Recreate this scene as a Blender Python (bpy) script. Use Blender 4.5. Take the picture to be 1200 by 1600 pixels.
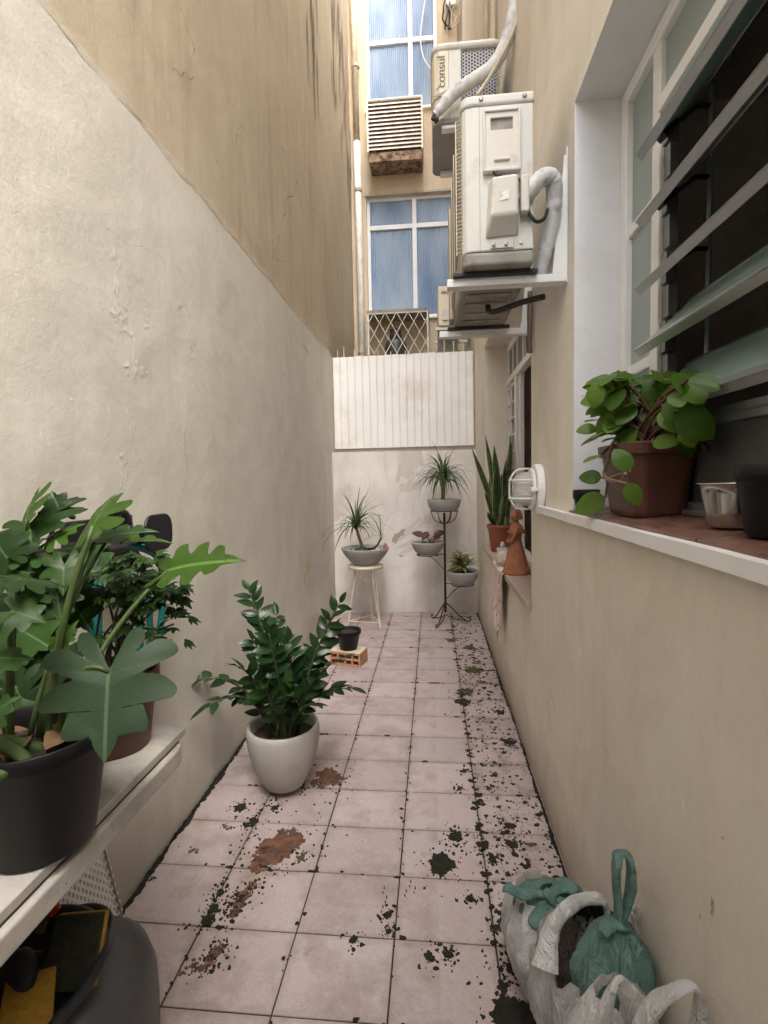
import bpy, bmesh, math, random
from mathutils import Vector, Matrix, noise
R = math.radians
random.seed(11)
scene = bpy.context.scene
for o in list(bpy.data.objects): bpy.data.objects.remove(o)
col = scene.collection

# ---------------------------------------------------------------- camera
FPX = 800.0                                   # focal length in photo pixels (1200 x 1600)
CAM = Vector((0, 0, 1.4))
_d = Vector((76, 51, -FPX)).normalized()      # the passage direction (+Y) seen from the camera
_u = Vector((-0.0135, 1, 0)); _u = (_u - _d * _u.dot(_d)).normalized()
_r = _d.cross(_u)
MW = Matrix((_r, _d, _u))                     # rows: world axes in camera coordinates
cam_data = bpy.data.cameras.new('camera')
cam_data.sensor_fit = 'VERTICAL'; cam_data.sensor_height = 36; cam_data.lens = 36 * FPX / 1600
cam_data.clip_start = 0.02; cam_data.clip_end = 500
cam = bpy.data.objects.new('camera', cam_data); col.objects.link(cam)
cam.matrix_world = Matrix.Translation(CAM) @ MW.to_4x4()
scene.camera = cam
def ray(x, y): return MW @ Vector((x - 600, 800 - y, -FPX))
def onX(x, y, X): v = ray(x, y); return CAM + v * (X / v.x)
def onY(x, y, Y): v = ray(x, y); return CAM + v * (Y / v.y)
def onZ(x, y, Z): v = ray(x, y); return CAM + v * ((Z - CAM.z) / v.z)

# ---------------------------------------------------------------- world, sun, exposure
world = bpy.data.worlds.new('World'); scene.world = world; world.use_nodes = True
wn = world.node_tree; wn.nodes.clear()
sky = wn.nodes.new('ShaderNodeTexSky'); sky.sky_type = 'NISHITA'; sky.sun_disc = False
SUN_EL, SUN_AZ = R(56), R(150)                # azimuth clockwise from +Y
sky.sun_elevation = SUN_EL; sky.sun_rotation = SUN_AZ
sky.air_density = 1.0; sky.dust_density = 6.0; sky.ozone_density = 0.6
wbg = wn.nodes.new('ShaderNodeBackground'); wbg.inputs[1].default_value = 0.15
whs = wn.nodes.new('ShaderNodeHueSaturation'); whs.inputs['Saturation'].default_value = 0.55
wo = wn.nodes.new('ShaderNodeOutputWorld')
wn.links.new(sky.outputs[0], whs.inputs['Color']); wn.links.new(whs.outputs[0], wbg.inputs[0]); wn.links.new(wbg.outputs[0], wo.inputs[0])
sl = bpy.data.lights.new('sun', 'SUN'); sl.energy = 0.6; sl.angle = R(45); sl.color = (1, 0.96, 0.90)
sun = bpy.data.objects.new('sun', sl); col.objects.link(sun)
sd = Vector((math.sin(SUN_AZ) * math.cos(SUN_EL), math.cos(SUN_AZ) * math.cos(SUN_EL), math.sin(SUN_EL)))
sun.rotation_euler = (-sd).to_track_quat('-Z', 'Y').to_euler(); sun.location = (0, 0, 20)
scene.view_settings.view_transform = 'Standard'; scene.view_settings.look = 'None'
scene.view_settings.gamma = 1; scene.view_settings.exposure = 2.45
scene.render.engine = 'CYCLES'
scene.cycles.max_bounces = 8; scene.cycles.diffuse_bounces = 5; scene.cycles.transmission_bounces = 6; scene.cycles.transparent_max_bounces = 8

# ---------------------------------------------------------------- materials
class NT:
    def __init__(s, name):
        s.m = bpy.data.materials.new(name); s.m.use_nodes = True
        s.t = s.m.node_tree; s.t.nodes.clear()
        s.out = s.n('OutputMaterial')
    def n(s, kind, **kw):
        nd = s.t.nodes.new('ShaderNode' + kind)
        for k, v in kw.items(): setattr(nd, k, v)
        return nd
    def set(s, sock, v):
        if isinstance(v, bpy.types.NodeSocket): s.t.links.new(v, sock)
        elif isinstance(v, (tuple, list)) and len(v) == 3 and sock.type == 'RGBA': sock.default_value = (*v, 1)
        else: sock.default_value = v
    def pos(s, scale=(1, 1, 1), loc=(0, 0, 0), obj=False):
        g = s.n('TexCoord').outputs['Object'] if obj else s.n('NewGeometry').outputs['Position']
        mp = s.n('Mapping'); s.set(mp.inputs['Vector'], g); mp.inputs['Scale'].default_value = scale; mp.inputs['Location'].default_value = loc
        return mp.outputs[0]
    def noise(s, vec, scale, detail=4, rough=0.55, dist=0.0):
        n = s.n('TexNoise'); s.set(n.inputs['Vector'], vec)
        n.inputs['Scale'].default_value = scale; n.inputs['Detail'].default_value = detail
        n.inputs['Roughness'].default_value = rough; n.inputs['Distortion'].default_value = dist
        return n.outputs[0]
    def ramp(s, f, a, b, ca=(0, 0, 0), cb=(1, 1, 1)):
        r = s.n('ValToRGB'); s.set(r.inputs[0], f)
        e = r.color_ramp.elements; e[0].position = a; e[1].position = b; e[0].color = (*ca, 1); e[1].color = (*cb, 1)
        return r.outputs[0]
    def mix(s, f, a, b, mode='MIX'):
        m = s.n('MixRGB', blend_type=mode); s.set(m.inputs[0], f); s.set(m.inputs[1], a); s.set(m.inputs[2], b)
        return m.outputs[0]
    def math(s, op, a, b=0.0):
        m = s.n('Math', operation=op); s.set(m.inputs[0], a); s.set(m.inputs[1], b); return m.outputs[0]
    def bump(s, h, strength=0.3, dist=0.01, prev=None):
        b = s.n('Bump'); s.set(b.inputs['Height'], h); b.inputs['Strength'].default_value = strength; b.inputs['Distance'].default_value = dist
        if prev is not None: s.set(b.inputs['Normal'], prev)
        return b.outputs[0]
    def bsdf(s, color, rough=0.6, metal=0.0, normal=None, spec=0.5, trans=0.0, ior=1.45, translucent=0.0, tcol=None, alpha=1.0, coat=0.0):
        p = s.n('BsdfPrincipled')
        s.set(p.inputs['Base Color'], color); s.set(p.inputs['Roughness'], rough); s.set(p.inputs['Metallic'], metal)
        s.set(p.inputs['Specular IOR Level'], spec); s.set(p.inputs['Transmission Weight'], trans); s.set(p.inputs['IOR'], ior); s.set(p.inputs['Alpha'], alpha)
        s.set(p.inputs['Coat Weight'], coat)
        if normal is not None: s.set(p.inputs['Normal'], normal)
        sh = p.outputs[0]
        if translucent:
            t = s.n('BsdfTranslucent'); s.set(t.inputs[0], tcol if tcol is not None else color)
            mx = s.n('MixShader'); mx.inputs[0].default_value = translucent
            s.t.links.new(sh, mx.inputs[1]); s.t.links.new(t.outputs[0], mx.inputs[2]); sh = mx.outputs[0]
        s.t.links.new(sh, s.out.inputs[0]); return s.m

M = {}
def plaster(name, c1, c2, dirt, streak=0.5, rough=0.85, bstr=0.35, seed=0.0, dirt_low=0.0, patch=None, crz=0.0):
    k = NT(name); P = k.pos(loc=(seed, seed * .7, seed * .3))
    big = k.noise(P, 0.9, 5, .6); mid = k.noise(P, 4.5, 6, .6); fine = k.noise(P, 160, 4, .65); grit = k.noise(P, 42, 5, .65)
    sv = k.noise(k.pos((2.2, 2.2, .28), (seed, 0, 0)), 2.0, 8, .72, 1.1)
    c = k.mix(k.ramp(big, .35, .68), c1, c2)
    c = k.mix(k.math('MULTIPLY', k.ramp(mid, .42, .72), .35), c, tuple(v * 1.12 for v in c1))
    blot = k.noise(k.pos(loc=(seed * 2, 1, 3)), 1.8, 8, .7, .8)
    c = k.mix(k.math('MULTIPLY', k.ramp(blot, .46, .66), .42), c, tuple(.5 * (u + v) for u, v in zip(c2, dirt)))
    c = k.mix(k.math('MULTIPLY', k.ramp(sv, .50, .78), streak), c, dirt)
    c = k.mix(k.math('MULTIPLY', k.ramp(grit, .5, .8), .16), c, dirt)
    if crz:
        dn = k.n('TexNoise'); k.set(dn.inputs['Vector'], P); dn.inputs['Scale'].default_value = 3.0; dn.inputs['Detail'].default_value = 6
        dv = k.n('MixRGB', blend_type='ADD'); dv.inputs[0].default_value = .45; k.set(dv.inputs[1], P); k.set(dv.inputs[2], dn.outputs[1])
        vo = k.n('TexVoronoi', feature='DISTANCE_TO_EDGE'); k.set(vo.inputs['Vector'], dv.outputs[0]); vo.inputs['Scale'].default_value = 1.5
        hair = k.math('MULTIPLY', k.ramp(vo.outputs[0], .0012, .0042, (1,) * 3, (0,) * 3), k.ramp(k.noise(k.pos(loc=(seed, 3, 1)), 1.3, 4, .6), .52, .60))
        c = k.mix(k.math('MULTIPLY', hair, crz), c, tuple(v * .5 for v in dirt))
        sc = k.ramp(k.noise(k.pos((1, 1, .5), (seed, 6, 2)), 9, 9, .8), .62, .66)
        c = k.mix(k.math('MULTIPLY', sc, .45), c, tuple(min(1, v * 1.25) for v in c1))
    if dirt_low:
        z = k.n('SeparateXYZ'); k.set(z.inputs[0], k.n('NewGeometry').outputs['Position'])
        low = k.ramp(k.math('ADD', z.outputs[2], k.math('MULTIPLY', mid, .25)), .12, .42, (1, 1, 1), (0, 0, 0))
        c = k.mix(k.math('MULTIPLY', low, dirt_low), c, tuple(v * .55 for v in dirt))
    if patch:
        pm = k.ramp(k.noise(k.pos(loc=(seed + 5, 2, 1)), 1.7, 7, .68, .6), .60, .63)
        c = k.mix(k.math('MULTIPLY', pm, .5), c, patch)
    b1 = k.bump(k.noise(P, 4.0, 5, .55), .22, .03)
    b2 = k.bump(k.noise(P, 34, 6, .65), bstr * .55, .004, b1)
    b3 = k.bump(fine, bstr * .9, .002, b2)
    M[name] = k.bsdf(c, rough, normal=b3, spec=.25); return M[name]
def simple(name, c, rough=0.5, metal=0.0, var=0.18, vscale=9.0, bump=0.0, bscale=90.0, spec=.5, obj=False, dirt=None, dscale=6.0, dlo=.55, dhi=.75, coat=0.0):
    k = NT(name); P = k.pos(obj=obj)
    n = k.noise(P, vscale, 5, .6)
    cc = k.mix(k.ramp(n, .3, .75), tuple(v * (1 - var) for v in c), tuple(min(1, v * (1 + var)) for v in c))
    if dirt: cc = k.mix(k.ramp(k.noise(P, dscale, 7, .7), dlo, dhi), cc, dirt)
    nm = k.bump(k.noise(P, bscale, 4, .6), bump, .003) if bump else None
    rr = k.math('ADD', k.math('MULTIPLY', n, .2), rough - .1)
    M[name] = k.bsdf(cc, rr, metal, nm, spec, coat=coat); return M[name]
def leafmat(name, c, c2, rough=0.35, tl=0.25, vein=True):
    k = NT(name)
    oi = k.n('ObjectInfo').outputs['Random']
    P = k.pos()
    base = k.mix(oi, c, c2)
    n = k.noise(P, 28, 4, .6)
    base = k.mix(k.math('MULTIPLY', k.ramp(n, .45, .75), .4), base, tuple(v * .55 for v in c))
    if vein:
        uv = k.n('SeparateXYZ'); k.set(uv.inputs[0], k.n('UVMap').outputs[0])
        au = k.math('ABSOLUTE', k.math('SUBTRACT', uv.outputs[0], .5))
        mid = k.ramp(au, .008, .016, (1,) * 3, (0,) * 3)
        fr = k.math('FRACT', k.math('MULTIPLY', k.math('SUBTRACT', uv.outputs[1], k.math('MULTIPLY', au, .9)), 9))
        lat = k.ramp(fr, .0, .10, (1,) * 3, (0,) * 3)
        base = k.mix(k.math('MULTIPLY', lat, .30), base, tuple(min(1, v * 2.0 + .02) for v in c2))
        base = k.mix(k.math('MULTIPLY', mid, .7), base, tuple(min(1, v * 2.3 + .03) for v in c2))
        base = k.mix(k.math('MULTIPLY', k.ramp(k.noise(P, 130, 4, .7), .60, .72), .5), base, (.10, .085, .045))
    nm = k.bump(k.noise(P, 60, 3, .5), .25, .002)
    M[name] = k.bsdf(base, rough, normal=nm, spec=.30, translucent=tl, tcol=(c2[0] * 1.5, c2[1] * 1.6, c2[2] * .8)); return M[name]

plaster('wall_grey', (.66, .635, .565), (.60, .575, .505), (.40, .365, .315), .32, seed=1.3, dirt_low=.45, bstr=.45, crz=.55)
plaster('wall_tan', (.52, .45, .345), (.455, .385, .285), (.30, .235, .165), .7, seed=4.1, bstr=.55, crz=.6)
plaster('wall_cream', (.76, .71, .62), (.72, .67, .58), (.46, .37, .27), .30, seed=7.7, dirt_low=.6, bstr=.3, crz=.25)
plaster('wall_back', (.80, .77, .73), (.70, .655, .60), (.42, .38, .34), .6, seed=2.2, dirt_low=.3, bstr=.35, patch=(.52, .46, .40))
plaster('wall_rear', (.62, .52, .39), (.56, .465, .345), (.40, .29, .18), .45, seed=9.2, bstr=.3)
plaster('reveal_paint', (.74, .75, .76), (.68, .68, .69), (.50, .48, .44), .25, seed=3.2, bstr=.15, rough=.7)
plaster('chip_white', (.74, .715, .655), (.69, .665, .60), (.5, .45, .4), .2, seed=6.0)
plaster('chip_ochre', (.55, .38, .14), (.62, .45, .2), (.3, .2, .1), .2, seed=6.6)
plaster('chip_grey', (.42, .38, .32), (.36, .33, .28), (.3, .26, .2), .2, seed=8.6)
plaster('lip_cream', (.78, .73, .63), (.72, .67, .57), (.4, .34, .26), .3, seed=5.5)
simple('stain_brown', (.20, .155, .105), .9, var=.4, vscale=20)
simple('crack_dark', (.09, .07, .05), .9)
simple('room_dark', (.56, .50, .46), .7, bump=.1)
simple('room_light', (.55, .57, .60), .7)
simple('room_blue', (.16, .27, .55), .6)
simple('grout', (.030, .028, .020), .95, bump=.6, bscale=120)
simple('moss_dark', (.017, .016, .011), .8, var=.5, vscale=40, bump=.8, bscale=220, spec=.3)
simple('moss_olive', (.075, .072, .032), .9, var=.5, vscale=40, bump=.8, bscale=220, spec=.2)
simple('worn_clay', (.155, .070, .042), .8, var=.5, vscale=30, bump=.4, bscale=160, dirt=(.045, .034, .024), dscale=18, dlo=.46, dhi=.66)
simple('white_paint', (.78, .78, .76), .4, var=.05, dirt=(.5, .45, .38), dscale=5, dlo=.6, dhi=.9)
simple('white_metal', (.74, .75, .74), .35, var=.05, dirt=(.45, .36, .26), dscale=6, dlo=.62, dhi=.85)
simple('window_white', (.74, .77, .80), .35, var=.05)
simple('panel_white', (.86, .85, .82), .45, var=.05, vscale=4, dirt=(.66, .60, .52), dscale=2.4, dlo=.52, dhi=.85)
simple('panel_edge', (.45, .40, .34), .6, dirt=(.25, .14, .07), dscale=10)
simple('ac_body', (.62, .615, .56), .42, var=.05, vscale=5, dirt=(.33, .30, .25), dscale=5, dlo=.52, dhi=.85)
simple('ac_body_warm', (.68, .62, .47), .45, var=.05, dirt=(.4, .34, .24), dscale=6, dlo=.6, dhi=.95)
simple('ac_panel', (.64, .61, .54), .5, var=.06, dirt=(.27, .24, .20), dscale=7, dlo=.52, dhi=.82)
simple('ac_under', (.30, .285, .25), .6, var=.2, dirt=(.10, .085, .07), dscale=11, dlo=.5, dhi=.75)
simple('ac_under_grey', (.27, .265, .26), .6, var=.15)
simple('coil_blue', (.06, .075, .12), .5, metal=.3)
simple('grille_grey', (.46, .45, .44), .5)
simple('grille_wire', (.40, .35, .26), .5, metal=.3)
simple('wrap_white', (.66, .67, .66), .5, var=.2, vscale=30, bump=.9, bscale=60, dirt=(.22, .20, .17), dscale=14, dlo=.55, dhi=.72)
simple('black_rubber', (.02, .02, .02), .45)
simple('black_plastic', (.008, .008, .009), .45, var=.3, spec=.25)
simple('dark_plastic', (.018, .018, .022), .42, var=.3, spec=.3)
simple('black_iron', (.016, .015, .015), .5)
simple('cream_wire', (.66, .60, .46), .45)
simple('grille_cream', (.80, .75, .66), .5, dirt=(.35, .2, .1), dscale=12)
simple('rust_white', (.78, .74, .66), .55, dirt=(.36, .18, .08), dscale=9, dlo=.60, dhi=.72)
simple('rust_heavy', (.34, .24, .16), .8, var=.5, dirt=(.06, .035, .02), dscale=16, dlo=.45, dhi=.6)
simple('brown_cable', (.16, .11, .08), .5)
simple('beige_pipe', (.62, .55, .42), .5, dirt=(.4, .3, .2))
simple('pale_pipe', (.70, .69, .63), .45, dirt=(.45, .38, .28), dscale=4)
simple('cement_pot', (.36, .355, .35), .75, var=.08, bump=.2, bscale=120)
simple('fibre_pot', (.38, .36, .335), .55, var=.06, vscale=4, bump=.1, bscale=60, dirt=(.29, .265, .23), dscale=7, dlo=.55, dhi=.8)
simple('clay_plastic', (.30, .090, .040), .45, var=.12)
simple('brown_plastic', (.095, .036, .024), .45, var=.15)
simple('terracotta', (.36, .145, .075), .8, var=.25, vscale=25, bump=.3, bscale=90)
simple('brick_clay', (.42, .22, .13), .9, var=.25, vscale=25, bump=.5, bscale=120)
simple('cream_board', (.66, .58, .42), .6, dirt=(.4, .32, .22))
simple('soil', (.030, .021, .015), .95, var=.6, vscale=60, bump=1.0, bscale=140)
simple('dry_leaf', (.15, .088, .042), .7, var=.4, vscale=40, bump=.4)
simple('bark', (.22, .155, .10), .85, var=.3, vscale=40, bump=.6)
simple('bark_dark', (.04, .032, .024), .85, var=.3, vscale=40, bump=.4)
simple('stem_green', (.055, .090, .022), .5, var=.25)
simple('stem_dark', (.045, .055, .022), .5, var=.25)
simple('stem_red', (.10, .050, .030), .5, var=.25)
simple('steel', (.50, .49, .47), .20, metal=1.0, var=.08, dirt=(.40, .33, .24), dscale=12, dlo=.55, dhi=.8)
simple('aluminium', (.44, .46, .48), .34, metal=.85, var=.08, vscale=20)
simple('alu_dark', (.30, .30, .30), .4, metal=.8)
simple('gas_steel', (.075, .075, .08), .42, metal=.35, var=.12, dirt=(.12, .10, .09), dscale=7)
simple('sponge_yellow', (.33, .18, .018), .9, var=.3, vscale=60, bump=.9, bscale=110)
simple('sponge_green', (.018, .020, .010), .95, var=.5, vscale=60, bump=1.0, bscale=140)
simple('tag_red', (.55, .075, .02), .5)
simple('yellow_plastic', (.65, .50, .02), .4)
simple('stone_rock', (.52, .46, .37), .9, var=.3, vscale=25, bump=1.0, bscale=40)
simple('sticker', (.78, .77, .73), .6, dirt=(.5, .47, .42), dscale=40, dlo=.52, dhi=.6)
simple('ink_dark', (.16, .16, .15), .5)
simple('pink_granite', (.46, .36, .31), .5, var=.25, vscale=90)
simple('red_leaf_soil', (.03, .02, .015), .9)
k = NT('sill_tile'); P = k.pos()
c = k.mix(k.ramp(k.noise(P, 8, 6, .65), .35, .7), (.14, .070, .050), (.21, .115, .085))
c = k.mix(k.ramp(k.noise(k.pos((3, 1, 3)), 24, 5, .7), .58, .66), c, (.06, .038, .028))
M['sill_tile'] = k.bsdf(c, k.ramp(k.noise(P, 13, 4), .3, .7, (.25,) * 3, (.6,) * 3), normal=k.bump(k.noise(P, 60, 4), .25, .003))
k = NT('marble'); P = k.pos()
v = k.noise(k.pos((1, 1.6, 1)), 4.0, 9, .65, 1.6)
c = k.mix(k.ramp(v, .46, .54), (.52, .50, .455), (.44, .425, .39))
c = k.mix(k.math('MULTIPLY', k.ramp(k.noise(P, 6, 8, .75), .52, .72), .7), c, (.30, .26, .205))
c = k.mix(k.ramp(k.noise(P, 70, 3, .6), .70, .76), c, (.10, .07, .05))
M['marble'] = k.bsdf(c, .5, normal=k.bump(k.noise(P, 80, 3), .12, .002))
# pink painted floor tiles
k = NT('floor_tile'); P = k.pos()
oi = k.n('ObjectInfo').outputs['Random']
c = k.mix(oi, (.36, .30, .30), (.43, .365, .365))
c = k.mix(k.math('MULTIPLY', k.ramp(k.noise(P, 2.2, 6, .65), .45, .72), .55), c, (.40, .30, .255))
c = k.mix(k.math('MULTIPLY', k.ramp(k.noise(P, 9, 7, .7), .52, .74), .40), c, (.31, .235, .205))
weave = k.math('MULTIPLY', k.noise(k.pos((260, 60, 1)), 1.0, 3, .5), k.noise(k.pos((60, 260, 1)), 1.0, 3, .5))
c = k.mix(k.math('MULTIPLY', k.ramp(weave, .18, .36), .22), c, (.68, .58, .56))
c = k.mix(k.ramp(k.noise(P, 46, 6, .72), .685, .72), c, (.16, .11, .085))
c = k.mix(k.ramp(k.noise(k.pos(loc=(3, 1, 0)), 21, 8, .75), .72, .75), c, (.24, .125, .08))
sp3 = k.n('SeparateXYZ'); k.set(sp3.inputs[0], k.n('NewGeometry').outputs['Position'])
jx = k.math('ABSOLUTE', k.math('SUBTRACT', k.math('FRACT', k.math('DIVIDE', k.math('ADD', sp3.outputs[0], 1.054 + .153), .306)), .5))
jy = k.math('ABSOLUTE', k.math('SUBTRACT', k.math('FRACT', k.math('DIVIDE', k.math('ADD', sp3.outputs[1], .248 * 20 - 1.476 + .124), .248)), .5))
jm = k.math('MINIMUM', k.math('MULTIPLY', jx, .306), k.math('MULTIPLY', jy, .248))     # metres to the nearest joint
wob = k.math('MULTIPLY', k.math('SUBTRACT', k.noise(P, 14, 6, .7), .42), .10)
c = k.mix(k.math('MULTIPLY', k.ramp(k.math('SUBTRACT', jm, wob), .0, .014, (1,) * 3, (0,) * 3), .20), c, (.155, .115, .090))
right = k.ramp(sp3.outputs[0], .10, .24)
film = k.ramp(k.noise(k.pos(loc=(9, 4, 0)), 7, 9, .74), .50, .66)
c = k.mix(k.math('MULTIPLY', k.math('MULTIPLY', film, right), .75), c, (.11, .088, .062))
left = k.ramp(sp3.outputs[0], -1.0, -.70, (1,) * 3, (0,) * 3)
c = k.mix(k.math('MULTIPLY', k.math('MULTIPLY', k.ramp(k.noise(k.pos(loc=(2, 8, 0)), 5, 8, .7), .46, .68), left), .6), c, (.20, .150, .115))
c = k.mix(k.math('MULTIPLY', k.ramp(k.noise(k.pos(loc=(1, 3, 0)), 11, 9, .78), .60, .70), .55), c, (.14, .105, .08))
nm = k.bump(k.noise(P, 300, 3, .6), .5, .0015, k.bump(k.noise(P, 6, 3), .15, .01))
M['floor_tile'] = k.bsdf(c, k.ramp(k.noise(P, 7, 5), .35, .7, (.5,) * 3, (.8,) * 3), normal=nm, spec=.35)
# leaves
leafmat('leaf_zz', (.008, .024, .009), (.022, .056, .014), .25, .12, vein=False)
leafmat('leaf_philo', (.011, .030, .008), (.030, .072, .015), .42, .28)
leafmat('leaf_philo_big', (.030, .058, .028), (.034, .062, .029), .48, .18)
leafmat('leaf_philo_top', (.034, .082, .010), (.055, .120, .016), .4, .35)
leafmat('leaf_aralia', (.016, .042, .010), (.042, .090, .020), .42, .22)
leafmat('leaf_pep', (.050, .115, .016), (.130, .225, .030), .32, .28, vein=False)
leafmat('leaf_palm', (.030, .065, .022), (.085, .130, .045), .45, .2, vein=False)
leafmat('leaf_purple', (.045, .011, .020), (.075, .020, .030), .4, .2)
leafmat('leaf_varieg', (.10, .14, .03), (.30, .30, .09), .45, .25, vein=False)
k = NT('leaf_snake'); P = k.pos()
bands = k.noise(k.pos((12, 12, 60)), 1.0, 4, .6, 1.0)
c = k.mix(k.ramp(bands, .42, .58), (.018, .045, .018), (.060, .100, .045))
uvx = k.n('UVMap').outputs[0]; sx = k.n('SeparateXYZ'); k.set(sx.inputs[0], uvx)
edge = k.ramp(k.math('ABSOLUTE', k.math('SUBTRACT', sx.outputs[0], .5)), .36, .42)
c = k.mix(edge, c, (.33, .32, .10))
M['leaf_snake'] = k.bsdf(c, .4, translucent=.1, tcol=(.1, .15, .04))
# glass
k = NT('frosted_glass'); P = k.pos()
M['frosted_glass'] = k.bsdf((.50, .57, .55), .45, normal=k.bump(k.noise(P, 420, 3), .5, .002), trans=.45, spec=.6)
k = NT('rough_dark_glass'); P = k.pos()
M['rough_dark_glass'] = k.bsdf((.10, .105, .105), .32, normal=k.bump(k.noise(P, 150, 3), .9, .004), trans=.25, spec=.7)
k = NT('louvre_glass'); P = k.pos()
M['louvre_glass'] = k.bsdf((.40, .54, .50), .22, normal=k.bump(k.noise(P, 260, 3), .35, .002), trans=.35, spec=.7)
k = NT('reeded_glass')
sxx = k.n('SeparateXYZ'); k.set(sxx.inputs[0], k.n('NewGeometry').outputs['Position'])
wv = k.math('ABSOLUTE', k.math('SINE', k.math('MULTIPLY', sxx.outputs[0], 118)))
c = k.mix(k.ramp(k.noise(k.pos((1, 1, .3)), 3, 4), .35, .7), (.30, .44, .70), (.58, .72, .90))
M['reeded_glass'] = k.bsdf(c, .22, normal=k.bump(wv, 1.0, .010), trans=.30, spec=.7, ior=1.3)
k = NT('clear_ribbed'); sxx = k.n('SeparateXYZ'); k.set(sxx.inputs[0], k.n('NewGeometry').outputs['Position'])
wv = k.math('ABSOLUTE', k.math('SINE', k.math('MULTIPLY', sxx.outputs[2], 500)))
M['clear_ribbed'] = k.bsdf((.90, .89, .85), .15, normal=k.bump(wv, .6, .004), trans=.5, spec=.6)
k = NT('hose_teal'); P = k.pos()
M['hose_teal'] = k.bsdf((.008, .13, .13), .25, spec=.6, trans=.1)
def bagmat(name, c, tl):
    k = NT(name); P = k.pos()
    n0 = k.noise(k.pos((1, 1, .35)), 20, 5, .6, 1.5)
    n1 = k.math('ABSOLUTE', k.math('SUBTRACT', n0, .5)); n2 = k.math('ABSOLUTE', k.math('SUBTRACT', k.noise(k.pos((1, 1, .6), (3, 1, 2)), 55, 4, .6, 1.2), .5))
    nm = k.bump(n2, .8, .010, k.bump(n1, 1.0, .045)); n1 = n0
    M[name] = k.bsdf(k.mix(k.ramp(n1, .3, .7), tuple(v * .9 for v in c), c), .26, normal=nm, spec=.6, translucent=tl, tcol=c)
bagmat('bag_white', (.93, .93, .92), .32); bagmat('bag_green', (.23, .40, .36), .38); bagmat('bag_dark', (.075, .060, .055), .12)
k = NT('cloth_pink'); P = k.pos()
c = k.mix(k.ramp(k.noise(P, 26, 5, .65, .8), .52, .60), (.70, .63, .58), (.58, .25, .21))
M['cloth_pink'] = k.bsdf(c, .95, normal=k.bump(k.noise(P, 240, 3), .6, .003), spec=.1)

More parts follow.
